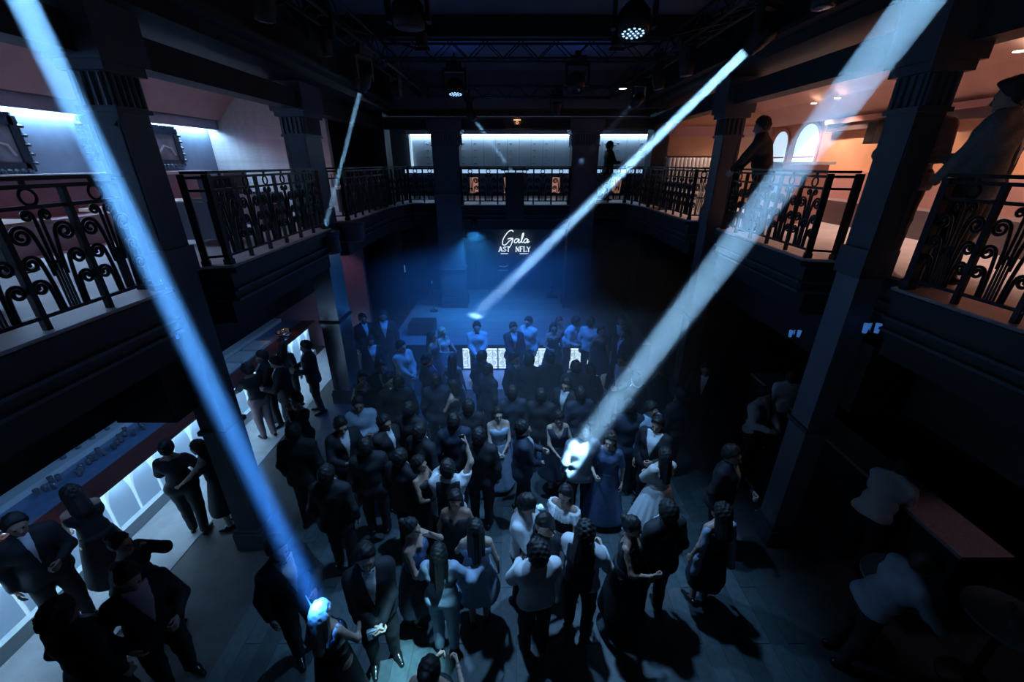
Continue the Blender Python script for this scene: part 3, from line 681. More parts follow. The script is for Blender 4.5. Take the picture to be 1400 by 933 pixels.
MB().box(.05, .55, -6, 6.6, 0, .42).build('seat', M_SEAT, sf)
def low_table(x, y, label):
    t = thing('low_table', label, 'table', (x, y, B))
    MB().box(-.4, .4, -.28, .28, .52, .56).build('table_top', mat('warm_table', (.55, .36, .28), .35, var=.15), t)
    MB().tube([(0, 0, 0), (0, 0, .52)], .04, 8).build('leg', M_FIX, t); MB().lathe([(.22, 0), (.22, .02), (.04, .04)], 16).build('base', M_FIX, t)
for i, y in enumerate((2.9, 4.6, 6.3, 7.6, 8.9)): low_table(-5.7, y, 'low warm wood table before banquette, ' + ['facing the near railing', 'behind square column', 'seen through scrolls of second railing', 'beside dark armchair', 'closest to the stone wall'][i])
def armchair(x, y, rz, m, label):
    t = thing('armchair', label, 'chair', (x, y, B), rz)
    MB().box(-.34, .34, -.34, .34, .12, .44).build('seat', m, t); MB().box(-.36, .36, .26, .40, .12, .98).build('backrest', m, t)
    for s in (-1, 1): MB().box(s*.35-.06, s*.35+.06, -.32, .34, .12, .64).build('armrest', m, t)
    for sx in (-1, 1):
        for sy in (-1, 1): MB().tube([(sx*.28, sy*.28, 0), (sx*.28, sy*.28, .13)], .02, 6).build('leg', M_FIX, t)
dk = mat('dark_velvet', (.05, .05, .07), .8)
armchair(-4.75, 3.0, -1.5, dk, 'dark velvet armchair close behind near railing'); armchair(-4.7, 6.5, -1.5, dk, 'dark velvet armchair behind second railing'); armchair(-4.8, 8.1, 1.6, M_SEAT, 'mauve armchair near stone wall')
DL = [(-6.2, 4.2), (-6.2, 5.2), (-6.25, 6.6), (-6.25, 8.2), (-6.25, 9.0), (-6.25, 9.8), (-5.2, 9.6)]
for i, (x, y) in enumerate(DL):
    z = 6.70 if x < -6 else 6.9
    o = MB().lathe([(.05, 0), (.055, -.012), (.04, -.012), (.035, -.004)], 12).build('downlight', M_DOWN); o.location = (x, y, z-.01)
    tag(o, 'small warm round downlight in the mauve ceiling', 'downlight', 'downlights in the mauve ceiling')
    spot('downlight_lamp', (x, y, z-.05), (x+.3, y, B), 8, (0.95, .42, .74), 130, .6, .05)
# right: arched windows, fluted banquette, downlights, table lamps
aw = sempty('window_1')
for i, (yc, w) in enumerate([(12.45, .62), (11.35, .80)]):
    pts = [(-w/2, 0), (w/2, 0), (w/2, .62)] + [(w/2*math.cos(a), .62+w*.55*math.sin(a)) for a in np.linspace(0, math.pi, 14)[1:-1]] + [(-w/2, .62)]
    def poly(off, x0, x1):
        q = [(p[0]*(1+off), p[1]*(1+off*.6)-off*.1) for p in pts]; n_ = len(q)
        return MB().add([(x0, a, b_) for a, b_ in q] + [(x1, a, b_) for a, b_ in q], [tuple(range(n_)), tuple(range(n_, 2*n_))[::-1]] + [(k, n_+k, n_+(k+1) % n_, (k+1) % n_) for k in range(n_)])
    f = poly(.16, 7.36, 7.41).build('window_frame', M_PINK, aw); f.location = (0, yc, 5.02)
    g = poly(0, 7.345, 7.365).build('pane', M_WINDOW, f)
    MB().box(7.33, 7.345, -w/2, w/2, .30, .335).build('glazing_bar', M_PINK, f)
bq = thing('fluted_banquette', 'pale fluted high-back banquette before orange end wall', 'bench', (4.75, 11.75, B))
MB().box(-.62, .62, .12, .22, 0, 1.28).build('back_board', M_PALE, bq)
flm = MB().tube([(0, .10, .42), (0, .10, 1.28)], .052, 10).mesh('flute', M_PALE, True)
for i in range(12): put('flute', flm, bq, (-.57 + .104*i, 0, 0))
MB().box(-.62, .62, -.42, .12, 0, .44).build('seat', M_PALE, bq); MB().box(-.66, .66, .08, .24, 1.28, 1.32).build('top_rail', M_FRAME, bq)
for i, y in enumerate((5.7, 10.1)): 
    pass
rs = thing('wall_banquette', 'long pink banquette under orange wall', 'bench', (7.1, 4.0, B))
MB().box(.0, .28, -5.5, 6.4, 0, .98).build('backrest', M_PINK, rs); MB().box(-.5, .0, -5.5, 6.4, 0, .44).build('seat', mat('grey_seat', (.16, .13, .14), .6), rs)
hb = thing('service_counter', 'pale counter with flat top behind the leaning guest', 'counter', (5.75, 9.2, B))
MB().box(-.45, .45, -.5, .5, 0, 1.12).build('cabinet', M_PINK, hb); MB().box(-.52, .52, -.56, .56, 1.12, 1.17).build('counter_top', M_PALE, hb)
DR = [(6.6, 2.8), (6.6, 4.6), (6.6, 6.4), (6.7, 8.2), (6.75, 9.8), (6.8, 10.6), (5.6, 9.4), (5.5, 6.0), (5.5, 11.6)]
for i, (x, y) in enumerate(DR):
    z = 6.55 if x > 6.55 else 6.9
    if x > 6.7: z = 6.45
    o = MB().lathe([(.05, 0), (.055, -.012), (.04, -.012), (.035, -.004)], 12).build('downlight', M_DOWN); o.location = (x, y, z-.01)
    tag(o, 'small warm round downlight in the peach ceiling', 'downlight', 'downlights in the peach ceiling')
    spot('downlight_lamp', (x, y, z-.05), (x+.25, y, B), 110, (1.0, .62, .48), 104, .5, .05)
cs = thing('cabinet_speaker', 'dark wall speaker under cornice near the arched windows', 'speaker', (7.15, 9.0, 5.75))
MB().box(-.12, .1, -.12, .12, -.2, .2).build('cabinet', M_FIX, cs); MB().box(-.125, -.12, -.1, .1, -.17, .17).build('grille', M_BEAM, cs)
# back: pale panel wall with cove light, counter, warm cabinets
bw = struct('wall_back_upper', MB().box(-8, 8, 18.1, 18.25, B, 6.6), M_WALLB)
pm = MB().box(-.232, .232, -.03, 0, 0, 1.16).mesh('wall_panel', M_PANEL); hm = MB().box(-.05, .05, -.04, -.03, -.008, .008).mesh('handle', M_CHROME)
for i in range(20):
    x = -3.75 + .475*i
    p = put('wall_panel', pm, bw, (x, 18.1, 5.0))
    for z in (.18, .42, .66, .90): put('handle', hm, p, (-.1, 0, z)) if (i*7+int(z*50)) % 3 else None
cb = thing('cove_light', 'white-blue light strip along top of pale panel wall', 'cove light', (.76, 17.98, 6.2))
MB().box(-4.9, 4.9, -.16, .10, .03, .16).build('ledge', M_PANEL, cb); MB().box(-4.75, 4.75, -.02, .06, -.01, .03).build('led_strip', mat('rear_cove_led', (.8, .9, 1), .6, emit=(.42, .70, 1.0), es=26.0), cb)
for s in (-1, 1): MB().box(s*4.78-.04, s*4.78+.04, -.02, .08, -1.2, 0).build('side_strip', mat('side_led', (.8, .9, 1), .6, emit=(.50, .76, 1.0), es=.7), cb)
bc = thing('rear_counter', 'long counter with glowing edge before pale panel wall', 'counter', (.76, 16.6, B))
MB().box(-4.7, 4.7, 0, .6, 0, .86).build('cabinet', mat('navy_cabinet', (.06, .09, .16), .6), bc); MB().box(-4.8, 4.8, -.06, .62, .94, 1.0).build('counter_top', M_COLM, bc)
MB().box(-4.75, 4.75, -.03, 0, .80, .93).build('glowing_edge', mat('edge_led', (.6, .8, 1), .5, emit=(.40, .66, 1.0), es=.8), bc)
for i, x in enumerate((-2.2, -.9, .9, 2.1, 3.2)):
    MB().box(x-.16, x+.16, -.02, 0, .10, .66).build('lit_panel', mat('amber_panel', (.7, .4, .3), .5, emit=(1.0, .50, .36), es=.30), bc)
spot('rear_lamp', (.5, 15.4, 6.35), (.5, 15.4, B), 8, (.7, .7, .95), 140, .6, .08)
spot('rear_lamp', (-2.6, 15.4, 6.35), (-2.6, 15.4, B), 6, (.35, .55, 1.0), 140, .6, .08)
ch_ = thing('corner_door', 'dark glazed door in far corner behind thin light shaft', 'door', (-5.4, 13.2, B))
MB().box(-.5, .5, -.03, .03, 0, 2.0).build('leaf', M_WALLB, ch_); MB().box(-.35, .35, -.04, -.03, .9, 1.85).build('pane', mat('dark_pane', (.06, .1, .18), .2), ch_)
MB().lathe([(.02, 0), (.02, .12)], 8, (.42, -.06, 1.0)).build('handle', M_CHROME, ch_)
struct('wall_left_corner', MB().box(-7.2, -4.1, 13.25, 13.4, B, 6.9), M_WALLB)
ts = thing('corner_shelf_table', 'small side table with lit bottles by dark corner railing', 'table', (-4.2, 10.6, B))
MB().box(-.3, .3, -.7, .7, .60, .64).build('table_top', M_PALE, ts)
for sx in (-1, 1):
    for sy in (-1, 1): MB().box(sx*.26-.02, sx*.26+.02, sy*.64-.02, sy*.64+.02, 0, .6).build('leg', M_FIX, ts)
for i in range(4):
    o = put('bar_bottle', bot, None, (-4.15, 10.15 + .28*i, B+.641)); tag(o, 'clear bottle on small side table by dark corner railing', 'bottle', 'bottles on the side table')
spot('corner_lamp', (-4.3, 10.5, 6.3), (-4.2, 10.6, B+.6), 8, (1, .62, .45), 50, .7, .04)

# ------------------------------------------------------------------ people: signed-distance figures meshed with surface nets
def snet(fn, lo, hi, h):
    ax = [np.arange(lo[i]-h, hi[i]+2*h, h) for i in range(3)]
    G = np.stack(np.meshgrid(*ax, indexing='ij'), -1); shp = G.shape[:3]
    D = fn(G.reshape(-1, 3).astype(np.float32)).reshape(shp)
    D = np.pad(D[1:-1, 1:-1, 1:-1], 1, constant_values=0.05)
    I = D < 0
    n = [s-1 for s in shp]
    cnt = sum(I[a:a+n[0], b:b+n[1], c:c+n[2]].astype(np.int8) for a in (0, 1) for b in (0, 1) for c in (0, 1))
    act = (cnt > 0) & (cnt < 8)
    idx = np.argwhere(act); vid = -np.ones(act.shape, int); vid[act] = np.arange(len(idx))
    acc = np.zeros((len(idx), 3)); num = np.zeros(len(idx))
    C = [(a, b, c) for a in (0, 1) for b in (0, 1) for c in (0, 1)]
    for p in C:
        for q in C:
            if sum(abs(p[i]-q[i]) for i in range(3)) == 1 and p < q:
                d0 = D[idx[:, 0]+p[0], idx[:, 1]+p[1], idx[:, 2]+p[2]]; d1 = D[idx[:, 0]+q[0], idx[:, 1]+q[1], idx[:, 2]+q[2]]
                m = (d0 < 0) != (d1 < 0)
                t = np.where(m, d0/np.where(np.abs(d0-d1) < 1e-9, 1, d0-d1), 0)[:, None]
                acc += np.where(m[:, None], np.array(p) + (np.array(q)-np.array(p))*t, 0); num += m
    V = (idx + acc/np.maximum(num, 1)[:, None]) * h + np.array([a[0] for a in ax])
    F = []
    for axis in range(3):
        a1, a2 = (axis+1) % 3, (axis+2) % 3
        sl0 = [slice(None)]*3; sl1 = [slice(None)]*3; sl0[axis] = slice(0, -1); sl1[axis] = slice(1, None)
        x = np.argwhere(I[tuple(sl0)] != I[tuple(sl1)])
        x = x[(x[:, a1] > 0) & (x[:, a2] > 0) & (x[:, a1] < n[a1]) & (x[:, a2] < n[a2])]
        if not len(x): continue
        e1 = np.zeros(3, int); e1[a1] = 1; e2 = np.zeros(3, int); e2[a2] = 1
        q = [vid[tuple((x - o).T)] for o in (e1+e2, e2, 0*e1, e1)]
        f = np.stack(q, 1); ins = I[tuple(x.T)]
        f[~ins] = f[~ins][:, ::-1]; F.append(f)
    F = np.concatenate(F) if F else np.zeros((0, 4), int)
    return V, F[(F >= 0).all(1)]
def cap(P, a, b, ra, rb):
    a = np.asarray(a, np.float32); b = np.asarray(b, np.float32); ab = b-a
    t = np.clip(((P-a) @ ab)/max(float(ab @ ab), 1e-9), 0, 1)
    return np.linalg.norm(P-a-t[:, None]*ab, axis=1) - (ra+(rb-ra)*t)
def ell(P, c, r):
    r = np.asarray(r, np.float32); return (np.linalg.norm((P-np.asarray(c, np.float32))/r, axis=1)-1)*float(r.min())
def smin(a, b, k):
    h = np.clip(.5+.5*(b-a)/k, 0, 1); return b*(1-h)+a*h-k*h*(1-h)
def smax(a, b, k): return -smin(-a, -b, k)
def union(P, prims, k=.035, off=0.0):
    d = None
    for a, b, ra, rb in prims:
        e = cap(P, a, b, ra, rb); d = e if d is None else smin(d, e, k)
    return d-off
def bounds(prims, pad):
    q = np.array([p for a, b, ra, rb in prims for p in (np.array(a)-max(ra, rb), np.array(a)+max(ra, rb), np.array(b)-max(ra, rb), np.array(b)+max(ra, rb))])
    return q.min(0)-pad, q.max(0)+pad

def head_sdf(P, sex):
    j = .054 if sex == 'f' else .060
    d = smin(ell(P, (0, .012, .115), (.076, .096, .108)), ell(P, (0, -.028, .062), (j, .066, .084)), .03)
    d = smin(d, cap(P, (-.035, -.080, .124), (.035, -.080, .124), .012, .012), .015)
    for s in (-1, 1): d = smax(d, -(np.linalg.norm(P-np.array([s*.032, -.103, .105], np.float32), axis=1)-.018), .008)
    for s in (-1, 1): d = smin(d, np.linalg.norm(P-np.array([s*.031, -.078, .104], np.float32), axis=1)-.0135, .003)
    d = smin(d, cap(P, (0, -.092, .105), (0, -.110, .070), .008, .014), .012)
    d = smin(d, cap(P, (-.02, -.089, .036), (.02, -.089, .036), .008, .008), .008)
    d = smin(d, np.linalg.norm(P-np.array([0, -.076, .004], np.float32), axis=1)-.022, .02)
    for s in (-1, 1): d = smin(d, ell(P, (s*.078, .014, .090), (.012, .024, .034)), .006)
    return smin(d, cap(P, (0, .012, .03), (0, .022, -.08), .050, .052), .03)
HEADS = {}
for sx in 'mf':
    V, F = snet(lambda P: head_sdf(P, sx), (-.10, -.13, -.08), (.10, .12, .24), .0105)
    c = V[F].mean(1); mi = np.zeros(len(F), int)
    mi[(np.abs(np.abs(c[:, 0])-.031) < .011) & (np.abs(c[:, 2]-.104) < .006) & (c[:, 1] < -.07)] = 1
    mi[(np.abs(c[:, 0]) < .024) & (np.abs(c[:, 2]-.036) < .009) & (c[:, 1] < -.085)] = 2
    HEADS[sx] = (V, F, mi)
def hand_prims(curl):
    pr = [((0, y, -.005), (0, y*1.15, -.085), .013, .0125) for y in (-.027, -.009, .009, .027)]
    for y, L in zip((-.030, -.010, .010, .029), (.074, .084, .079, .062)):
        p = np.array([0, y, -.088]); ang = 0
        for f, q, r in zip((.42, .32, .26), curl, (.0095, .0088, .0078)):
            ang += math.radians(q); n_ = p + L*f*np.array([math.sin(ang), y*.08, -math.cos(ang)]); pr.append((tuple(p), tuple(n_), r, r*.93)); p = n_
    pr += [((.004, -.024, -.02), (.020, -.050, -.052), .013, .0105), ((.020, -.050, -.052), (.034, -.050, -.085), .0105, .0085)]
    return pr
HANDS = {}
for nm, cu in (('relaxed', (14, 24, 18)), ('grip', (48, 62, 42))):
    pr = hand_prims(cu); lo, hi = bounds(pr, .005)
    HANDS[nm] = snet(lambda P: smin(union(P, pr, .006), cap(P, (0, 0, .03), (0, 0, -.01), .026, .022), .015), lo, np.maximum(hi, (.03, .03, .05)), .0068)

def np_mesh(name, V, F, mats, mi=None, smooth=True):
    me = bpy.data.meshes.new(name); nf = len(F)
    me.vertices.add(len(V)); me.vertices.foreach_set('co', np.ascontiguousarray(V, np.float32).ravel())
    me.loops.add(nf*4); me.loops.foreach_set('vertex_index', np.ascontiguousarray(F, np.int32).ravel())
    me.polygons.add(nf); me.polygons.foreach_set('loop_start', np.arange(0, nf*4, 4, dtype=np.int32))
    me.polygons.foreach_set('use_smooth', np.full(nf, smooth))
    if mi is not None: me.polygons.foreach_set('material_index', mi.astype(np.int32))
    for m in mats: me.materials.append(m)
    me.update(calc_edges=True)
    return me
# hair styles in the head frame
def hair_sdf(style):
    def fn(P):
        nz = .0016*(np.sin(P @ np.array([71, 37, 13.], np.float32)+3)+np.sin(P @ np.array([-43, 81, 59.], np.float32)+1)+np.sin(P @ np.array([97, -61, 73.], np.float32))+np.sin(P @ np.array([29, 113, -87.], np.float32)+2))
        th = np.arctan2(P[:, 0], P[:, 1]); st = .0032*np.sin(26*th)+.0035*np.sin(105*P[:, 0]+2)
        off = {'short': .022, 'quiff': .020, 'curly': .036, 'long': .021, 'bob': .024, 'bun': .019, 'volume': .03}[style]
        d = ell(P, (0, .023, .120), (.076+off, .096+off, .108+off)) + nz*(2.4 if style in ('curly', 'volume') else 1.2)
        if style == 'quiff': d = smin(d, ell(P, (0, -.05, .205), (.06, .05, .035)), .03)
        cut = (.204-1.38*(P[:, 1]+.09)-P[:, 2])*.59
        d = smax(d, cut, .025)
        if style in ('long', 'volume', 'bob'):
            low = {'long': -.28, 'volume': -.16, 'bob': -.05}[style]
            r2 = {'long': .058, 'volume': .10, 'bob': .075}[style]
            e = smin(cap(P, (0, .055, .10), (0, .085, low), .085, r2), cap(P, (-.07, .03, .10), (-.085, .05, low*.8), .035, .032), .03)
            e = smin(e, cap(P, (.07, .03, .10), (.085, .05, low*.8), .035, .032), .03) + st
            e = smax(e, -(P[:, 1]-.008), .012)*1.0 if False else smax(e, (.004-P[:, 1]), .012)
            d = smin(d, e, .015)
        if style == 'bun': d = smin(d, np.linalg.norm(P-np.array([0, .125, .17], np.float32), axis=1)-.046, .01)
        return d
    return fn
HAIRMESH = {}
def hair_mesh(style, colname):
    k = (style, colname)
    if k not in HAIRMESH:
        if ('v', style) not in HAIRMESH:
            HAIRMESH['v', style] = snet(hair_sdf(style), (-.15, -.16, -.40 if style == 'long' else -.28), (.15, .20, .28), .0115)
        V, F = HAIRMESH['v', style]; HAIRMESH[k] = np_mesh('hair', V, F, [HAIR[colname]])
    return HAIRMESH[k]
HAIR = {'black': mat('hair_black', (.012, .011, .012), .6, var=.3, scale=40), 'brown': mat('hair_brown', (.03, .02, .015), .6, var=.3, scale=40), 'fair': mat('hair_fair', (.62, .54, .40), .4, var=.25, scale=40)}
SKIN = [mat('skin_a', (.46, .30, .23), .5), mat('skin_b', (.36, .22, .16), .5), mat('skin_c', (.56, .40, .32), .5)]
EYE = mat('eye_dark', (.02, .02, .025), .2); LIP = mat('lip', (.32, .12, .11), .4)
CL = {'black': mat('cloth_black', (.016, .017, .022), .75, var=.2, scale=18), 'navy': mat('cloth_navy', (.022, .030, .055), .75, var=.2, scale=18), 'white': mat('cloth_white', (.70, .72, .75), .7, var=.05, scale=18),
      'grey': mat('cloth_grey', (.22, .24, .28), .75, var=.1, scale=18), 'paleblue': mat('cloth_paleblue', (.34, .44, .58), .6, var=.12, scale=14), 'blue': mat('cloth_blue', (.06, .09, .18), .6, var=.2, scale=18), 'cream': mat('cloth_cream', (.58, .57, .54), .7, var=.08, scale=14),
      'charcoal': mat('cloth_charcoal', (.17, .165, .165), .8, var=.25, scale=60, bump=.1), 'mauve': mat('cloth_mauve', (.26, .18, .20), .75, var=.15, scale=14), 'sequin': mat('cloth_sequin', (.03, .035, .045), .25, metal=.4, var=.6, scale=90, bump=.6)}
SHOE_M = mat('shoe_leather', (.012, .012, .013), .22)
def shoe_fn(P):
    d = smin(cap(P, (0, .06, .045), (0, -.05, .04), .042, .042), cap(P, (0, -.05, .036), (0, -.165, .026), .042, .026), .03)
    return smax(d, -P[:, 2]+.001, .006)
SHOE = np_mesh('shoe', *snet(shoe_fn, (-.06, -.21, -.01), (.06, .12, .10), .014), [SHOE_M])
COLLAR = MB().lathe([(.066, -.03), (.074, -.03), (.066, .025), (.058, .03)], 16).mesh('collar', CL['white'], True)
BOW = MB().add([(-.055, -.075, .02), (-.055, -.075, -.03), (-.008, -.085, -.012), (-.008, -.085, .004), (-.055, -.06, .02), (-.055, -.06, -.03), (-.008, -.06, -.012), (-.008, -.06, .004)], [(0, 1, 2, 3), (4, 7, 6, 5), (0, 4, 5, 1), (3, 2, 6, 7), (0, 3, 7, 4), (1, 5, 6, 2)])
BOW.add([(-x, y, z) for x, y, z in BOW.v[:8]], [f[::-1] for f in BOW.f[:6]]); BOW.cbox((0, -.082, -.004), (.022, .016, .022))
BOW = BOW.mesh('bow_tie', CL['black'])

def ik(S, T, l1, l2, hint):
    S, T, hint = np.array(S, float), np.array(T, float), np.array(hint, float)
    d = T-S; L = np.linalg.norm(d); m = (l1+l2)*.995
    if L > m: T = S+d/L*m; d = T-S; L = m
    u = d/L; a = (l1*l1-l2*l2+L*L)/(2*L); hgt = math.sqrt(max(l1*l1-a*a, 0))
    p = hint-u*(hint @ u); p /= max(np.linalg.norm(p), 1e-6)
    return S+u*a+p*hgt, T
ARM = {  # hand target for the +x side (torso frame), elbow hint
    'down': ((.255, -.03, .885), (.3, .6, 0)), 'front': ((.11, -.31, 1.13), (.6, .2, -.8)), 'fold': ((-.04, -.22, 1.13), (.8, .1, -.5)), 'phone': ((.05, -.30, 1.20), (.6, .2, -.8)),
    'mouth': ((.05, -.19, 1.50), (.5, -.3, -.8)), 'hip': ((.19, -.06, 1.0), (1, .4, 0)), 'up': ((.24, -.16, 1.86), (1, .2, 0)), 'reach': ((.17, -.50, 1.10), (.6, .2, -.8)),
    'clasp': ((.035, -.25, .98), (.9, .3, -.2)), 'pocket': ((.22, -.06, .93), (.8, .6, 0)), 'side': ((.42, -.25, 1.10), (.2, .5, -.8)), 'chest': ((.06, -.20, 1.30), (.8, -.1, -.6)), 'sideout': ((.62, -.12, 1.30), (0, .6, -.8)), 'rail': ((.20, -.42, 1.02), (.8, .4, 0)), 'back': ((.10, .20, 1.0), (.9, .4, 0)),
}
GLASSM = MB().lathe([(.025, 0), (.032, .09), (.029, .09), (.022, .01)], 10).mesh('drinking_glass', M_GLASS, True)
PHONEM = MB().box(-.036, .036, -.005, .005, -.072, .072).mesh('phone', M_FIX)
PHONEM.materials.append(M_SCREEN)
NP = [0]
def person(label, u, v, face=0, sex='m', top='suit', tc='black', bc='black', hair='short', hc='black', arms=('down', 'down'), lean=0, H=None, z0=0.0, nod=8, turn=0, skin=None,
           skirt=None, hem=.45, flare=.30, pleat=0, bow=False, held=None, group=None, step=None, extra=None, pos=None, vw=.06):
    NP[0] += 1; rg = random.Random(NP[0]*13+5)
    if H is None: H = {'m': 1.78, 'f': 1.68}[sex] * rg.uniform(.98, 1.02)
    k = H/1.75; sk = SKIN[rg.randrange(3)] if skin is None else SKIN[skin]
    # ---- skeleton
    la = math.radians(lean); ca, sa = math.cos(la), math.sin(la)
    def T(p):                                   # torso lean about the hips, forward = -y
        x, y, z = p[0], p[1], p[2]-.93
        return np.array([x, y*ca - z*sa, .93 + z*ca + y*sa])
    f = sex == 'f'; sw_ = .150 if f else .182
    back = .10*math.sin(la)
    tor = [(T((0, 0, 1.0)), T((0, 0, 1.30)), .105 if f else .122, .112 if f else .128), (T((-.085, 0, 1.30)), T((.085, 0, 1.30)), .095 if f else .112, .095 if f else .112),
           (T((-.055, .0, 1.08)), T((.055, 0, 1.08)), .088 if f else .108, .088 if f else .108), (T((-sw_+.02, .01, 1.395)), T((-.03, .01, 1.435)), .050 if f else .058, .058), (T((sw_-.02, .01, 1.395)), T((.03, .01, 1.435)), .050 if f else .058, .058),
           (T((0, .01, 1.40)), T((0, .01, 1.47)), .075, .055)]
    if f: tor += [(T((s*.062, -.070, 1.275)), T((s*.062, -.075, 1.27)), .060, .055) for s in (-1, 1)]
    hip = [(np.array([-.085, .01, .93]), np.array([.085, .01, .93]), .112 if f else .108, .112 if f else .108)]
    legs = []; feet = []
    st_ = step or (rg.uniform(-.06, .06), rg.uniform(-.06, .06))
    for s, dy in ((-1, st_[0]), (1, st_[1])):
        w = .105 if not f else .085
        a = np.array([s*w, dy+.02, .085]); kn = np.array([s*(w+.005), dy*.5-.025, .50]); h_ = np.array([s*.09, .01, .90])
        legs += [(h_, kn, .088, .060), (kn, a, .058, .040)]; feet.append((s*(w+.01), dy, s*rg.uniform(.1, .3)))
    arm_p = []; hands = []
    for s, key in ((1, arms[0]), (-1, arms[1])):
        tg, hn = ARM[key]; S = T((s*sw_, .01, 1.39)); tg = T((s*tg[0], tg[1], tg[2])); hv = T((s*hn[0], hn[1], hn[2]+.93))-T((0, 0, .93))
        E, W = ik(S, tg, .285, .245, hv)
        arm_p.append([(S, E, .052 if not f else .043, .042 if not f else .034), (E, W, .040 if not f else .033, .027 if not f else .022)]); hands.append((s, E, W, key))
    arms_all = arm_p[0]+arm_p[1]
    neck = T((0, .012, 1.50))
    hr = np.array(Euler((0, 0, math.radians(turn))).to_matrix()) @ np.array(Euler((math.radians(nod)+la*.6, 0, 0)).to_matrix())
    hsc = .96 if f else 1.02
    # ---- placing: the head centre goes onto the pixel's ray at head height
    hc_l = (neck + hr @ np.array([0, 0, .11])*hsc)*k
    fz = math.radians(face)
    Rz = np.array([[math.cos(fz), -math.sin(fz), 0], [math.sin(fz), math.cos(fz), 0], [0, 0, 1]])
    if pos is None:
        P = at_z(u, v, z0 + hc_l[2]); off = Rz @ hc_l; base = np.array([P[0]-off[0], P[1]-off[1], z0])
    else: base = np.array([pos[0], pos[1], z0])
    root = thing('person', label, 'person', tuple(base), fz, group)
    root.scale = (k, k, k)
    near = base[1] < 5.5 and z0 == 0 or z0 > 1
    h = .021 if near else .027
    # ---- body: one mesh (trunk, limbs, head, hands)
    bp = tor+hip+legs+arms_all+[(T((0, .012, 1.45)), neck, .056, .05)]
    lo, hi = bounds(bp, .03)
    V, F = snet(lambda P: union(P, bp, .03), lo, hi, .027)
    Vs = [V]; Fs = [F]; mi = [np.zeros(len(F), int)]; o = len(V)
    hV, hF, hm_ = HEADS[sex]
    Vs.append((hV*hsc) @ hr.T + neck); Fs.append(hF+o); mi.append(hm_); o += len(hV)
    HW = []
    for s, E, W, key in hands:
        d = (W-E)/np.linalg.norm(W-E); z = -d; x = np.array([-s, 0, 0.]) if abs(d[0]) < .92 else np.array([0, -1., 0])
        x = x-z*(x @ z); x /= np.linalg.norm(x); y = np.cross(z, x)
        hv, hf = HANDS['relaxed' if key in ('down', 'hip', 'pocket', 'back') else 'grip']
        R = np.stack([x, y*(-1 if s > 0 else 1), z], 1)
        Vs.append(hv*(.88 if f else 1.0) @ R.T + W); Fs.append((hf[:, ::-1] if s > 0 else hf)+o); mi.append(np.zeros(len(hf), int)); o += len(hv)
        HW.append(W + d*.09 + x*.03)
    me = np_mesh('body', np.concatenate(Vs), np.concatenate(Fs), [sk, EYE, LIP], np.concatenate(mi))
    put('body', me, root)
    wr = lambda P, q=.004: q*np.sin(21*P[:, 0]+9*P[:, 2]+NP[0])*np.sin(17*P[:, 1]-23*P[:, 2])
    def garment(name, fn, prims, m, res=None, pad=.05):
        lo, hi = bounds(prims, pad); V, F = snet(fn, lo, hi, res or h)
        if len(F): return put(name, np_mesh(name, V, F, [m]), root)
    sl = [(a, a+(b-a)*t1, ra, ra+(rb-ra)*t1) for j, arm in enumerate(arm_p) for (a, b, ra, rb), t1 in zip(arm, (1, .90))]
    uarm = [arm_p[0][0], arm_p[1][0]]
    up = T((0, 0, 1.93))-T((0, 0, .93))
    def zt(P): return (P-T((0, 0, .93)).astype(np.float32)) @ up.astype(np.float32) + .93
    def yt(P): return (P-T((0, 0, .93)).astype(np.float32)) @ (T((0, 1, .93))-T((0, 0, .93))).astype(np.float32)
    # ---- clothes
    if bc and skirt is None:
        garment('trousers', lambda P: smax(union(P, hip+legs, .03, .020)+wr(P), np.maximum(P[:, 2]-1.02, .05-P[:, 2]), .01), hip+legs, CL[bc])
    if top in ('suit', 'coat'):
        hm = .80 if top == 'suit' else .62
        jp = tor+[(np.array([-.08, .01, .90]), np.array([.08, .01, .90]), .118, .118), (np.array([-.08, .02, hm+.05]), np.array([.08, .02, hm+.05]), .122, .122)]
        jf = lambda P: smin(smax(union(P, jp, .04, .026), hm-P[:, 2], .01), union(P, sl, .03, .020), .03)+wr(P, .005)
        fj = lambda P: smax(jf(P), zt(P)-1.515, .01)
        garment('jacket', fj, jp+sl, CL[tc])
        sf_ = lambda P: np.maximum.reduce([jf(P)-.006, np.abs(P[:, 0])-(zt(P)-1.08)*vw/.36, yt(P)+.02, zt(P)-1.50, 1.08-zt(P)])
        garment('shirt_front', sf_, tor, CL['white'], .015)
    if top in ('shirt', 'vest'):
        tp = tor+hip
        jf = lambda P: smin(smax(union(P, tp, .04, .024), .90-P[:, 2], .01), union(P, sl, .03, .022), .03)+wr(P, .008)
        garment('shirt', lambda P: smax(jf(P), zt(P)-1.515, .01), tp+sl, CL['white'] if tc in ('black', 'white', 'navy') else CL[tc])
        if top == 'vest':
            vf = lambda P: np.maximum.reduce([union(P, tp, .04, .036)+wr(P), np.abs(P[:, 0])-.155, zt(P)-1.46, .92-P[:, 2], np.where(yt(P) < -.0, (zt(P)-1.12)*.17-np.abs(P[:, 0]), -1)])
            garment('waistcoat', vf, tp, CL['black'])
    if top in ('suit', 'shirt', 'vest', 'coat'):
        q = put('collar', COLLAR, root, tuple(T((0, .012, 1.475))), (la+.15, 0, 0))
        if bow: put('bow_tie', BOW, root, tuple(T((0, -.012, 1.475))), (la, 0, 0), (.9, .9, .9))
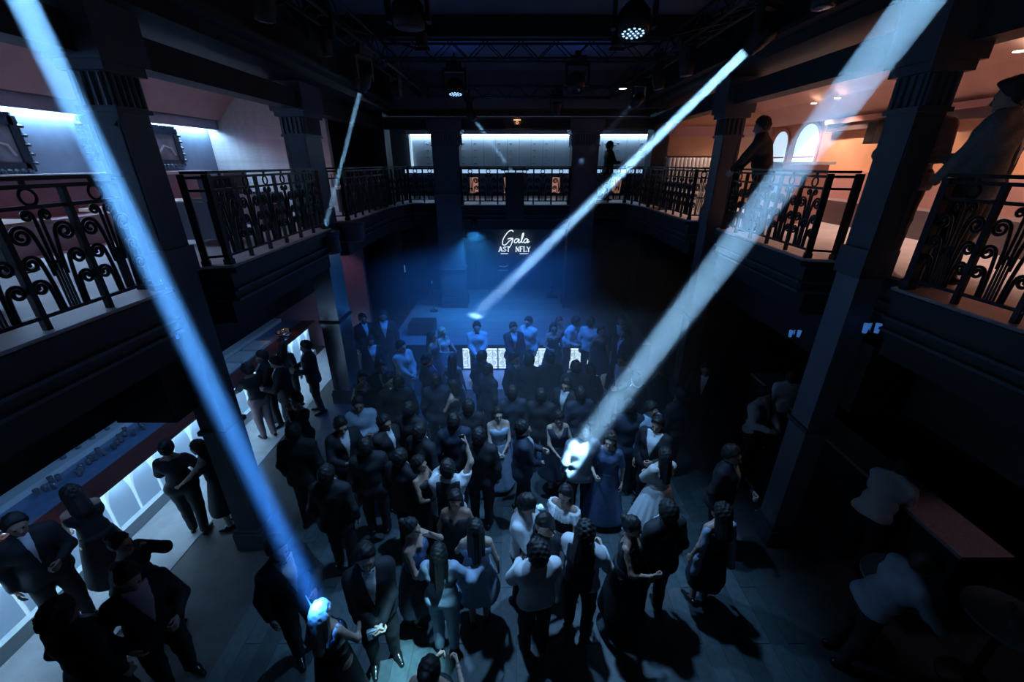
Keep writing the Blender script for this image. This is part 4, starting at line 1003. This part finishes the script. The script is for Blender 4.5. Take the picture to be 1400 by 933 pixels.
    if top in ('dress', 'vdress', 'blouse', 'ruffle', 'tee'):
        nl = {'dress': 1.36, 'vdress': 1.40, 'blouse': 1.44, 'ruffle': 1.33, 'tee': 1.45}[top]; lowz = 1.0 if skirt else .86
        tp = tor+hip
        def df(P):
            d = smax(smax(union(P, tp, .04, .016), zt(P)-nl, .01), lowz-P[:, 2], .01)
            if top in ('vdress', 'dress'): d = np.maximum(d, np.where(yt(P) < 0, (zt(P)-(1.24 if top == 'vdress' else 1.31))*.6-np.abs(P[:, 0]), np.where(np.abs(P[:, 0]) < .07, zt(P)-1.30, -1)))
            if top == 'blouse': d = smin(d, union(P, sl, .03, .030)+wr(P, .008), .02)
            if top == 'tee': d = smin(d, union(P, [(a, a+(b-a)*.75, ra, rb) for a, b, ra, rb in uarm], .03, .026), .02)
            return d
        garment('top' if top in ('blouse', 'ruffle', 'tee') else 'bodice', df, tp+sl, CL[tc])
        if top == 'ruffle':
            rf = lambda P: np.maximum.reduce([union(P, tor+uarm, .04, .030+.010*0)+.008*np.sin(24*np.arctan2(P[:, 0], P[:, 1])), zt(P)-1.40, 1.27-zt(P)])
            garment('ruffle_trim', rf, tor+uarm, CL['white'], .016)
    if skirt:
        sw0 = .155; cz = 1.06
        def skf(P):
            t = np.clip((cz-P[:, 2])/(cz-hem), 0, 1); th = np.arctan2(P[:, 1]-.01, P[:, 0])
            rad = sw0+(flare-sw0)*t**.85 + (.022*t*np.sin(pleat*th+NP[0]) if pleat else .012*t*np.sin(5*th+NP[0]))
            d = (np.sqrt((P[:, 0]*.95)**2+((P[:, 1]-.01)*1.12)**2)-rad)*.85
            return smax(d, np.maximum(P[:, 2]-cz, hem-P[:, 2]), .012)
        garment('skirt', skf, [((0, 0, hem), (0, 0, cz), flare+.03, .17)], CL[skirt])
    if extra: extra(locals())
    # ---- hair and shoes
    hd = put('hair', hair_mesh(hair, hc), root)
    hd.matrix_local = Matrix.Translation(neck) @ Matrix(hr.tolist()).to_4x4() @ Matrix.Scale(hsc, 4)
    for x, dy, tw in feet: put('shoe', SHOE, root, (x, dy+.02, 0), (0, 0, tw), (.85, .88, 1) if f else (1, 1, 1))
    # ---- things in the hands are things of their own
    if held:
        what, idx, lab = held
        W = Rz @ (HW[idx]*k) + base
        if what == 'glass':
            o_ = put('drinking_glass', GLASSM, None, (W[0], W[1], W[2]-.045)); tag(o_, lab, 'glass')
        elif what in ('pouch', 'camera'):
            m_ = MB().box(-.075, .075, -.02, .02, -.06, .05).box(-.07, .07, -.026, .026, -.05, .03) if what == 'pouch' else MB().box(-.07, .07, -.035, .035, -.05, .05).box(-.02, .02, -.02, .02, .05, .07).tube([(0, -.03, 0), (0, -.12, 0)], .038, 12)
            o_ = m_.build('clutch_bag' if what == 'pouch' else 'camera_body', CL['paleblue'] if what == 'pouch' else M_FIX); o_.location = tuple(W); o_.rotation_euler = (0, 0, fz); tag(o_, lab, 'bag' if what == 'pouch' else 'camera')
        else:
            o_ = put('mobile_phone', PHONEM, None, tuple(W), (math.radians(-35), 0, fz)); tag(o_, lab, 'phone')
    return root

# ------------------------------------------------------------------ the guests
A = ('front', 'down'); FOLD = ('fold', 'fold'); FR = ('front', 'front')
CROWD = 'dark-suited guests packed before the stage'
DS = 'person in dark suit among the packed guests before the stage'
def puffy(side):
    def fn(L):
        P_arm = L['arm_p'][0 if side > 0 else 1]; a, b = P_arm[0][1], P_arm[1][1]
        pr = [(P_arm[0][0]*.4+a*.6, a, .07, .10), (a, b, .11, .07)]
        L['garment']('puffed_sleeve', lambda P: union(P, pr, .04)+L['wr'](P, .012), pr, CL['paleblue'])
    return fn
def prongs(L):
    N_ = L['neck']; hr = L['hr']
    for s in (-1, 1):
        q = [N_ + hr @ np.array(p) for p in ((s*.075, .03, .16), (s*.095, .03, .20), (s*.12, .04, .29))]
        MB().tube(q, .010, 6, r1=.004).build('hair_prong', CL['white'], L['root'])
def badge(L):
    p = L['T']((.07, -.145, 1.34)); MB().lathe([(.022, -.006), (.022, .006)], 10, (0, 0, 0)).build('badge', CL['white'], L['root']).location = tuple(p)
def necklace(L):
    o = MB().ring((0, 0, 0), .085, .006, 20, 5, 'z').build('necklace', M_CHROME, L['root']); o.location = tuple(L['T']((0, -.015, 1.44))); o.rotation_euler = (.45, 0, 0)
def lacing(L):
    m = MB()
    for i in range(6): m.tube([(-.04, .135, 1.10+.035*i), (.04, .135, 1.12+.035*i)], .004, 4)
    m.build('back_lacing', CL['white'], L['root'])
def capped(L):
    o = MB().lathe([(.098, 0), (.105, .03), (.085, .09), (.03, .115)], 16).box(-.06, .06, -.19, -.08, -.005, .01).build('cap', CL['black'], L['root'])
    o.matrix_local = Matrix.Translation(L['neck'] + L['hr'] @ np.array([0, .015, .135])) @ Matrix(L['hr'].tolist()).to_4x4()
def cape(L):
    pr = [((-.26, .08, .75), (-.17, .03, 1.38), .05, .05), ((.24, .08, .72), (.16, .03, 1.38), .05, .05)]
    L['garment']('open_coat', lambda P: union(P, pr, .02)+L['wr'](P, .01), pr, CL['paleblue'])
# --- beside the stage
person('person in white shirt and bow tie before the lit riser panels', 652, 447, 5, top='shirt', tc='white', bc='white' and 'grey', arms=('clasp', 'clasp'), bow=True)
person('person in open dark suit before the lit riser, beside two white-shirted guests', 702, 448, 15, tc='navy', arms=('down', 'clasp'), vw=.075)
person('person in white open-neck shirt behind dark-suited guest at the riser', 722, 440, -35, top='shirt', tc='white')
person('person in pale strapless dress facing the bow-tied guest by the riser', 605, 454, 55, 'f', 'dress', 'cream', hair='long', hc='fair', skirt='grey', hem=.35, arms=('front', 'front'))
person('person in dark dress standing behind the pale strapless dress', 591, 460, 80, 'f', 'dress', 'navy', hair='long', skirt='navy', hem=.4)
person('person in tuxedo with white shirt front and bow tie near the polished column', 524, 432, 12, H=1.88, bow=True, vw=.085, arms=('down', 'pocket'))
person('person half hidden behind tuxedo guest near the polished column', 496, 436, 40, H=1.8)
person('person in dark coat over pale top beside the tuxedo guest', 507, 466, 20, 'f', 'suit', 'black', hair='long', vw=.10)
person('person in pale grey suit facing the riser side on', 549, 474, 60, tc='cream', bc='cream', arms=('clasp', 'clasp'))
person('person in dark suit with pale collar looking towards pale strapless dress', 585, 492, 125, tc='navy')
person('person in long dark dress with back turned, beside lit riser', 619, 492, 165, 'f', 'dress', 'navy', hair='long', skirt='navy', hem=.30)
person('person in dark suit seen from behind, touching shoulders before the riser', 660, 488, 140, tc='navy')
person('shorter person in navy suit right before the glowing riser panel', 668, 506, 130, tc='navy', H=1.72)
person(DS, 596, 520, 185, group=CROWD, tc='navy')
person('person in dark dress with one pale bare arm bent, backs of suits around', 618, 528, -100, 'f', 'dress', 'black', hair='bob', skirt='navy', arms=('fold', 'fold'), skin=2)
person('person in dark suit with white shirt wedge between two suits by riser', 704, 490, 50, tc='navy', vw=.08)
person(DS, 724, 493, 170, group=CROWD, tc='black', H=1.82)
person('person in black suit with hand in pocket under riser grille', 752, 490, 190, H=1.8, arms=('pocket', 'down'))
person('person in dark dress facing outward by second lit riser panel', 757, 448, 5, 'f', 'dress', 'black', hair='long', skirt='black', hem=.3, arms=('down', 'front'))
person('person half hidden behind dark dress at the riser', 765, 440, 20, 'f', 'dress', 'navy', hair='long', skirt='navy')
person('person in white shirt bending over at the riser', 788, 440, 60, top='shirt', tc='white', lean=22, arms=('front', 'front'))
person('person in white shirt seen from behind next to bending guest', 808, 441, 150, top='shirt', tc='white')
person('person in dark dress close to white-shirted backs', 822, 452, 10, 'f', 'dress', 'black', hair='long', skirt='black')
person('person in white shirt and dark jacket at dim end of riser', 850, 438, -20, vw=.1)
person('person in dark suit looking sideways at dim end of riser', 854, 455, -60, bow=True)
person('person in dark jacket with white lapel below dim end of riser', 850, 492, -40, vw=.09, arms=A)
person('person in dark suit seen from behind under lit strip of riser', 787, 502, 180, H=1.84)
person('person in black blouse and skirt seen from behind under riser', 807, 506, 185, 'f', 'blouse', 'black', hair='volume', skirt='black', hem=.35)
person('person in dark suit and white collar looking back over shoulder', 774, 526, -30, nod=12, vw=.07)
person('person in dark suit with stiff white collar seen from behind', 793, 538, 190, tc='navy')
# --- left of centre crowd
person(DS, 520, 502, 30, group=CROWD); person(DS, 532, 520, 60, group=CROWD)
person('person in dark dress wearing a round necklace by polished column', 495, 516, 30, 'f', 'dress', 'black', hair='volume', skirt='black', extra=necklace)
person('person in dark suit with white collar line, back turned near necklace wearer', 545, 522, 190)
person('person in dull pale-blue shirt close to polished column', 490, 553, 20, top='shirt', tc='paleblue', arms=FOLD)
person('person in dark suit with white shirt front looking at hands', 466, 582, 40, vw=.075, arms=FR, nod=18)
person('person in dark suit with bright lapel edge behind dance floor couple', 526, 578, 60, vw=.05)
person('tall person in black suit, white collar seen from behind by bar', 402, 590, 185, H=1.86)
person('person in black suit, white collar band, back turned near light shaft', 447, 648, 180, H=1.80)
person(DS, 560, 560, 170, group=CROWD); person(DS, 640, 556, 200, group=CROWD); person(DS, 575, 590, 150, group=CROWD)
person(DS, 655, 596, 175, group=CROWD); person(DS, 700, 536, 185, group=CROWD, tc='navy'); person(DS, 740, 540, 170, group=CROWD)
person(DS, 500, 610, 200, group=CROWD); person(DS, 548, 625, 160, group=CROWD); person(DS, 870, 520, 210, group=CROWD)
person(DS, 905, 505, 230, group=CROWD); person(DS, 930, 540, 200, group=CROWD); person(DS, 620, 575, 190, group=CROWD, tc='navy')
# --- at the bar
person('person in dark suit facing bar, next to leaning guest with mauve trousers', 357, 488, -50, arms=A)
person('person in dark top and mauve trousers leaning an arm on bar', 338, 505, -120, 'f', 'blouse', 'black', bc='mauve', hair='curly', arms=('reach', 'reach'), lean=10)
person('person in dark top with back turned at the glowing bar front', 388, 474, 165, 'f', 'blouse', 'black', hair='long', bc='black')
person('person in dark suit bowing head towards bar guests', 377, 496, -70, nod=25, arms=('front', 'pocket'))
person('person in dark suit with chest badge before scalloped bar panels', 417, 474, -60, arms=FR, nod=14, extra=badge)
person('person in dark clothes with hand at chin below bar group', 404, 548, -20, 'f', 'blouse', 'black', hair='curly', arms=('mouth', 'fold'), bc='black')
person('person in black with elbow out, back turned at bright bar floor', 228, 612, -155, 'f', 'blouse', 'black', hair='bun', arms=('front', 'hip'), bc='black', H=1.72)
person('person in dark dress stretching a bare arm towards elbow-out guest', 270, 612, -80, 'f', 'dress', 'black', hair='long', skirt='black', arms=('reach', 'down'), lean=12)
person('person with bare shoulder leaning over bar beside chrome bowl', 98, 676, -120, 'f', 'dress', 'black', hair='volume', skirt='black', hem=.3, arms=('reach', 'reach'), lean=24, skin=2)
person('person in dark suit and pale shirt front facing out from bar end', 22, 718, 60, vw=.04, arms=A, H=1.76)
person('person in black drinking from a glass, side on by bar step', 166, 742, 95, 'f', 'blouse', 'black', hair='bun', arms=('mouth', 'down'), bc='black', held=('glass', 0, 'drinking glass raised to the lips by bar step'))
person('person in dark suit, wide pale shirt front, below the drinking guest', 176, 790, 62, vw=.085, arms=('front', 'pocket'), nod=20, H=1.84)
person('person in dark suit with white collar band, back turned nearest bar floor glow', 84, 838, 170, H=1.84, hair='curly')
# --- front of the dance floor
person('person in dark suit and bow tie holding a glass inside the blue light shaft', 380, 750, 55, bow=True, vw=.08, arms=('front', 'down'), skin=1, held=('glass', 0, 'stemless glass held in the blue light shaft'))
person('person in dark sequinned dress lit from above by the light shaft', 440, 836, 165, 'f', 'dress', 'sequin', hair='long', hc='fair', skirt='black', hem=.25, flare=.27, skin=2, extra=prongs, arms=('down', 'front'))
person('person in dark suit and bow tie holding a pale pouch', 500, 762, 25, bow=True, vw=.06, arms=('clasp', 'clasp'), held=('pouch', 0, 'pale pouch held by bow-tied guest near dance floor glow'))
person('person in pale halter top raising a hand to the mouth', 563, 722, 80, 'f', 'dress', 'blue', hair='bun', skirt='navy', arms=('mouth', 'front'), skin=0)
person('person in black sleeveless dress facing outward, arm hanging', 622, 684, 0, 'f', 'dress', 'black', hair='long', skirt='black', arms=('down', 'down'), H=1.66)
person('person in dark sleeveless dress with forearm bent upward', 574, 634, 75, 'f', 'dress', 'black', hair='long', skirt='black', arms=('front', 'front'))
person('person in waistcoat over white shirt lifting a phone overhead', 612, 640, 185, top='vest', tc='white', arms=('mouth', 'up'), held=('phone', 1, 'mobile phone lifted above the packed guests'))
person('person in pale-blue dress laced up the back', 650, 722, 185, 'f', 'dress', 'paleblue', hair='long', skirt='paleblue', hem=.55, flare=.27, arms=('front', 'down'), extra=lacing)
person('person in pale jumpsuit with one huge puffed sleeve', 600, 756, 180, 'f', 'blouse', 'paleblue', hair='long', bc='paleblue', arms=('front', 'side'), extra=puffy(-1))
person('person in dark clothes with clasped bare forearms below pale jumpsuit', 588, 915, 170, 'f', 'dress', 'black', hair='bun', skirt='black', arms=('front', 'front'))
person('person in white shirt looking down at a phone', 722, 690, 70, top='shirt', tc='white', arms=('phone', 'phone'), nod=30, held=('phone', 0, 'mobile phone held by white-shirted guest looking down'))
person('person in white shirt and dark trousers with back turned', 735, 754, 192, top='shirt', tc='white', hair='curly', arms=FR)
person('person in dark top peering at phone between two white shirts', 742, 716, -40, 'f', 'blouse', 'black', hair='bob', bc='black', arms=('phone', 'phone'), nod=25)
person('person in white ruffled off-shoulder top and ruffled white skirt', 772, 676, -35, 'f', 'ruffle', 'black', hair='long', skirt='white', hem=.62, flare=.30, pleat=14, arms=('front', 'down'), skin=0)
person('person in black waistcoat over white shirt, back turned', 801, 727, 150, top='vest', tc='white', hair='volume', arms=FR)
person('person in black sleeveless dress with hands joined', 866, 720, 60, 'f', 'vdress', 'black', hair='bun', skirt='black', hem=.25, arms=('clasp', 'front'), skin=0)
person('person in dark suit seen from behind next to joined-hands guest', 912, 698, 195, H=1.82)
person('person in dark jacket with wide white shirt front behind pleated skirt', 899, 580, -40, vw=.11, hair='quiff', arms=A)
person('person in white pleated skirt and pale blouse, back turned', 908, 622, 195, 'f', 'blouse', 'cream', hair='long', skirt='white', hem=.15, flare=.42, pleat=18, arms=('fold', 'fold'))
person('person with pale collar half hidden behind white shirt front', 891, 560, 30, top='shirt', tc='paleblue')
person('person in long blue dress with short sleeves beside light shaft', 834, 602, -25, 'f', 'tee', 'blue', hair='volume', hc='brown', skirt='blue', hem=.12, flare=.34, arms=('down', 'front'), skin=2)
person('person in pale grey jacket with bright light circle on the back', 798, 590, 184, tc='grey', arms=('down', 'down'), H=1.78)
person('person in dark low-necked dress looking down before grey jacket', 764, 572, 8, 'f', 'vdress', 'navy', hair='bob', skirt='navy', hem=.4, arms=('front', 'clasp'), nod=24, skin=2)
person('person in dark suit, white collar, arm bent beside low-necked dress', 716, 586, 95, tc='navy', arms=('front', 'clasp'))
person('person in long pale-blue gown holding a small bag', 681, 566, 12, 'f', 'dress', 'paleblue', hair='long', skirt='paleblue', hem=.10, flare=.28, arms=('clasp', 'clasp'), skin=2, held=('pouch', 0, 'small pale bag held against long pale-blue gown'))
person('broad person in dark suit with bright collar edge beside widest light shaft', 861, 556, 180, H=1.85, tc='navy')
# --- dim right-hand side
person('person in black waistcoat, white sleeves, in the dim side area', 1046, 540, 20, top='vest', tc='white', arms=('front', 'front'))
person('person in white shirt with back turned in the dim side area', 1082, 515, 170, top='shirt', tc='white')
person('person in dark suit with white lapel in the dim side area', 1002, 622, 40, vw=.05, arms=A)
person('person in dark outfit with open pale coat panels', 987, 700, 190, 'f', 'dress', 'black', hair='volume', skirt='black', hem=.45, flare=.24, extra=cape)
person('person in dark suit at edge of dim side area', 966, 505, -30, vw=.06)
person('person in white shirt bent over the side bar', 1236, 640, 115, top='shirt', tc='white', lean=34, arms=('reach', 'reach'))
person('person in pale-blue shirt reaching forward over high table', 1268, 772, 75, top='shirt', tc='paleblue', lean=24, arms=('reach', 'reach'))
# --- on the mezzanine
person('person in dark suit leaning on iron railing beside slim column', 1040, 172, -128, top='coat', vw=.03, z0=B, pos=(4.38, 7.75), lean=14, arms=('rail', 'rail'), H=1.9)
person('person in charcoal jacket on balcony, back half turned, hands together', 1368, 128, -150, tc='charcoal', z0=B, pos=(4.34, 4.1), hair='quiff', arms=('clasp', 'front'), H=1.84, nod=12)
person('person facing charcoal jacket closely on the balcony', 1348, 138, 20, tc='black', z0=B, pos=(4.85, 4.5), arms=('down', 'down'), H=1.78)
person('person in mauve jacket holding a camera on the balcony', 1310, 175, -60, tc='mauve', z0=B, pos=(4.46, 5.0), arms=('front', 'front'), H=1.9, held=('camera', 0, 'black camera held by mauve-jacketed guest on balcony'))
person('person in cap and dark jacket on rear balcony before pale wall', 832, 200, 100, vw=.02, z0=B, pos=(3.15, 14.55), arms=('front', 'front'), H=1.80, extra=capped)

# ------------------------------------------------------------------ haze: dense shafts in the beams, thin smoke in the hall
M_SHAFT = haze_mat('beam_haze', 0.14, (1, 1, 1), 0.0)
M_SHAFT2 = haze_mat('beam_haze_dense', 0.16, (1, 1, 1), 0.0, (0.24, 0.58, 0.85), 0.78)
for b in BEAMS:
    s, d = Vector(b['src']), Vector(b['dst']); L = (d-s).length; ax = (d-s).normalized()
    r0 = b['r']*1.06; r1 = b['r'] + L*math.tan(math.radians(b['spread']/2))*1.06 + .01
    L2 = L*(.985 if b['n'] not in ('rear', 'rear_right') else .8)
    m = MB().lathe([(r0 + (r1-r0)*L2/L, -L2), (r0, -.005)], 24)
    o = m.build('light_shaft', M_SHAFT2 if b['n'] == 'left' else M_SHAFT); o.location = s
    o.rotation_euler = ax.to_track_quat('-Z', 'Y').to_euler()
    tag(o, {'right': 'wide smoky light shaft falling onto grey-jacketed guest', 'stage': 'smoky light shaft falling onto stage boards', 'left': 'smoky light shaft falling onto sequinned guest',
            'balcony': 'thin smoky light shaft ending at railing corner', 'rear': 'faint thin smoky light shaft before pale panel wall', 'rear_right': 'short faint smoky light shaft near broad column'}[b['n']], 'light beam')
hz = MB().box(-3.2, 3.6, 5.2, 12.98, 0.02, 3.28).build('haze', haze_mat('thin_smoke', 0.058, (0.9, 0.95, 1), 0.1))
hz['kind'] = 'stuff'; tag(hz, 'thin blue smoke hanging in the hall air', 'haze')
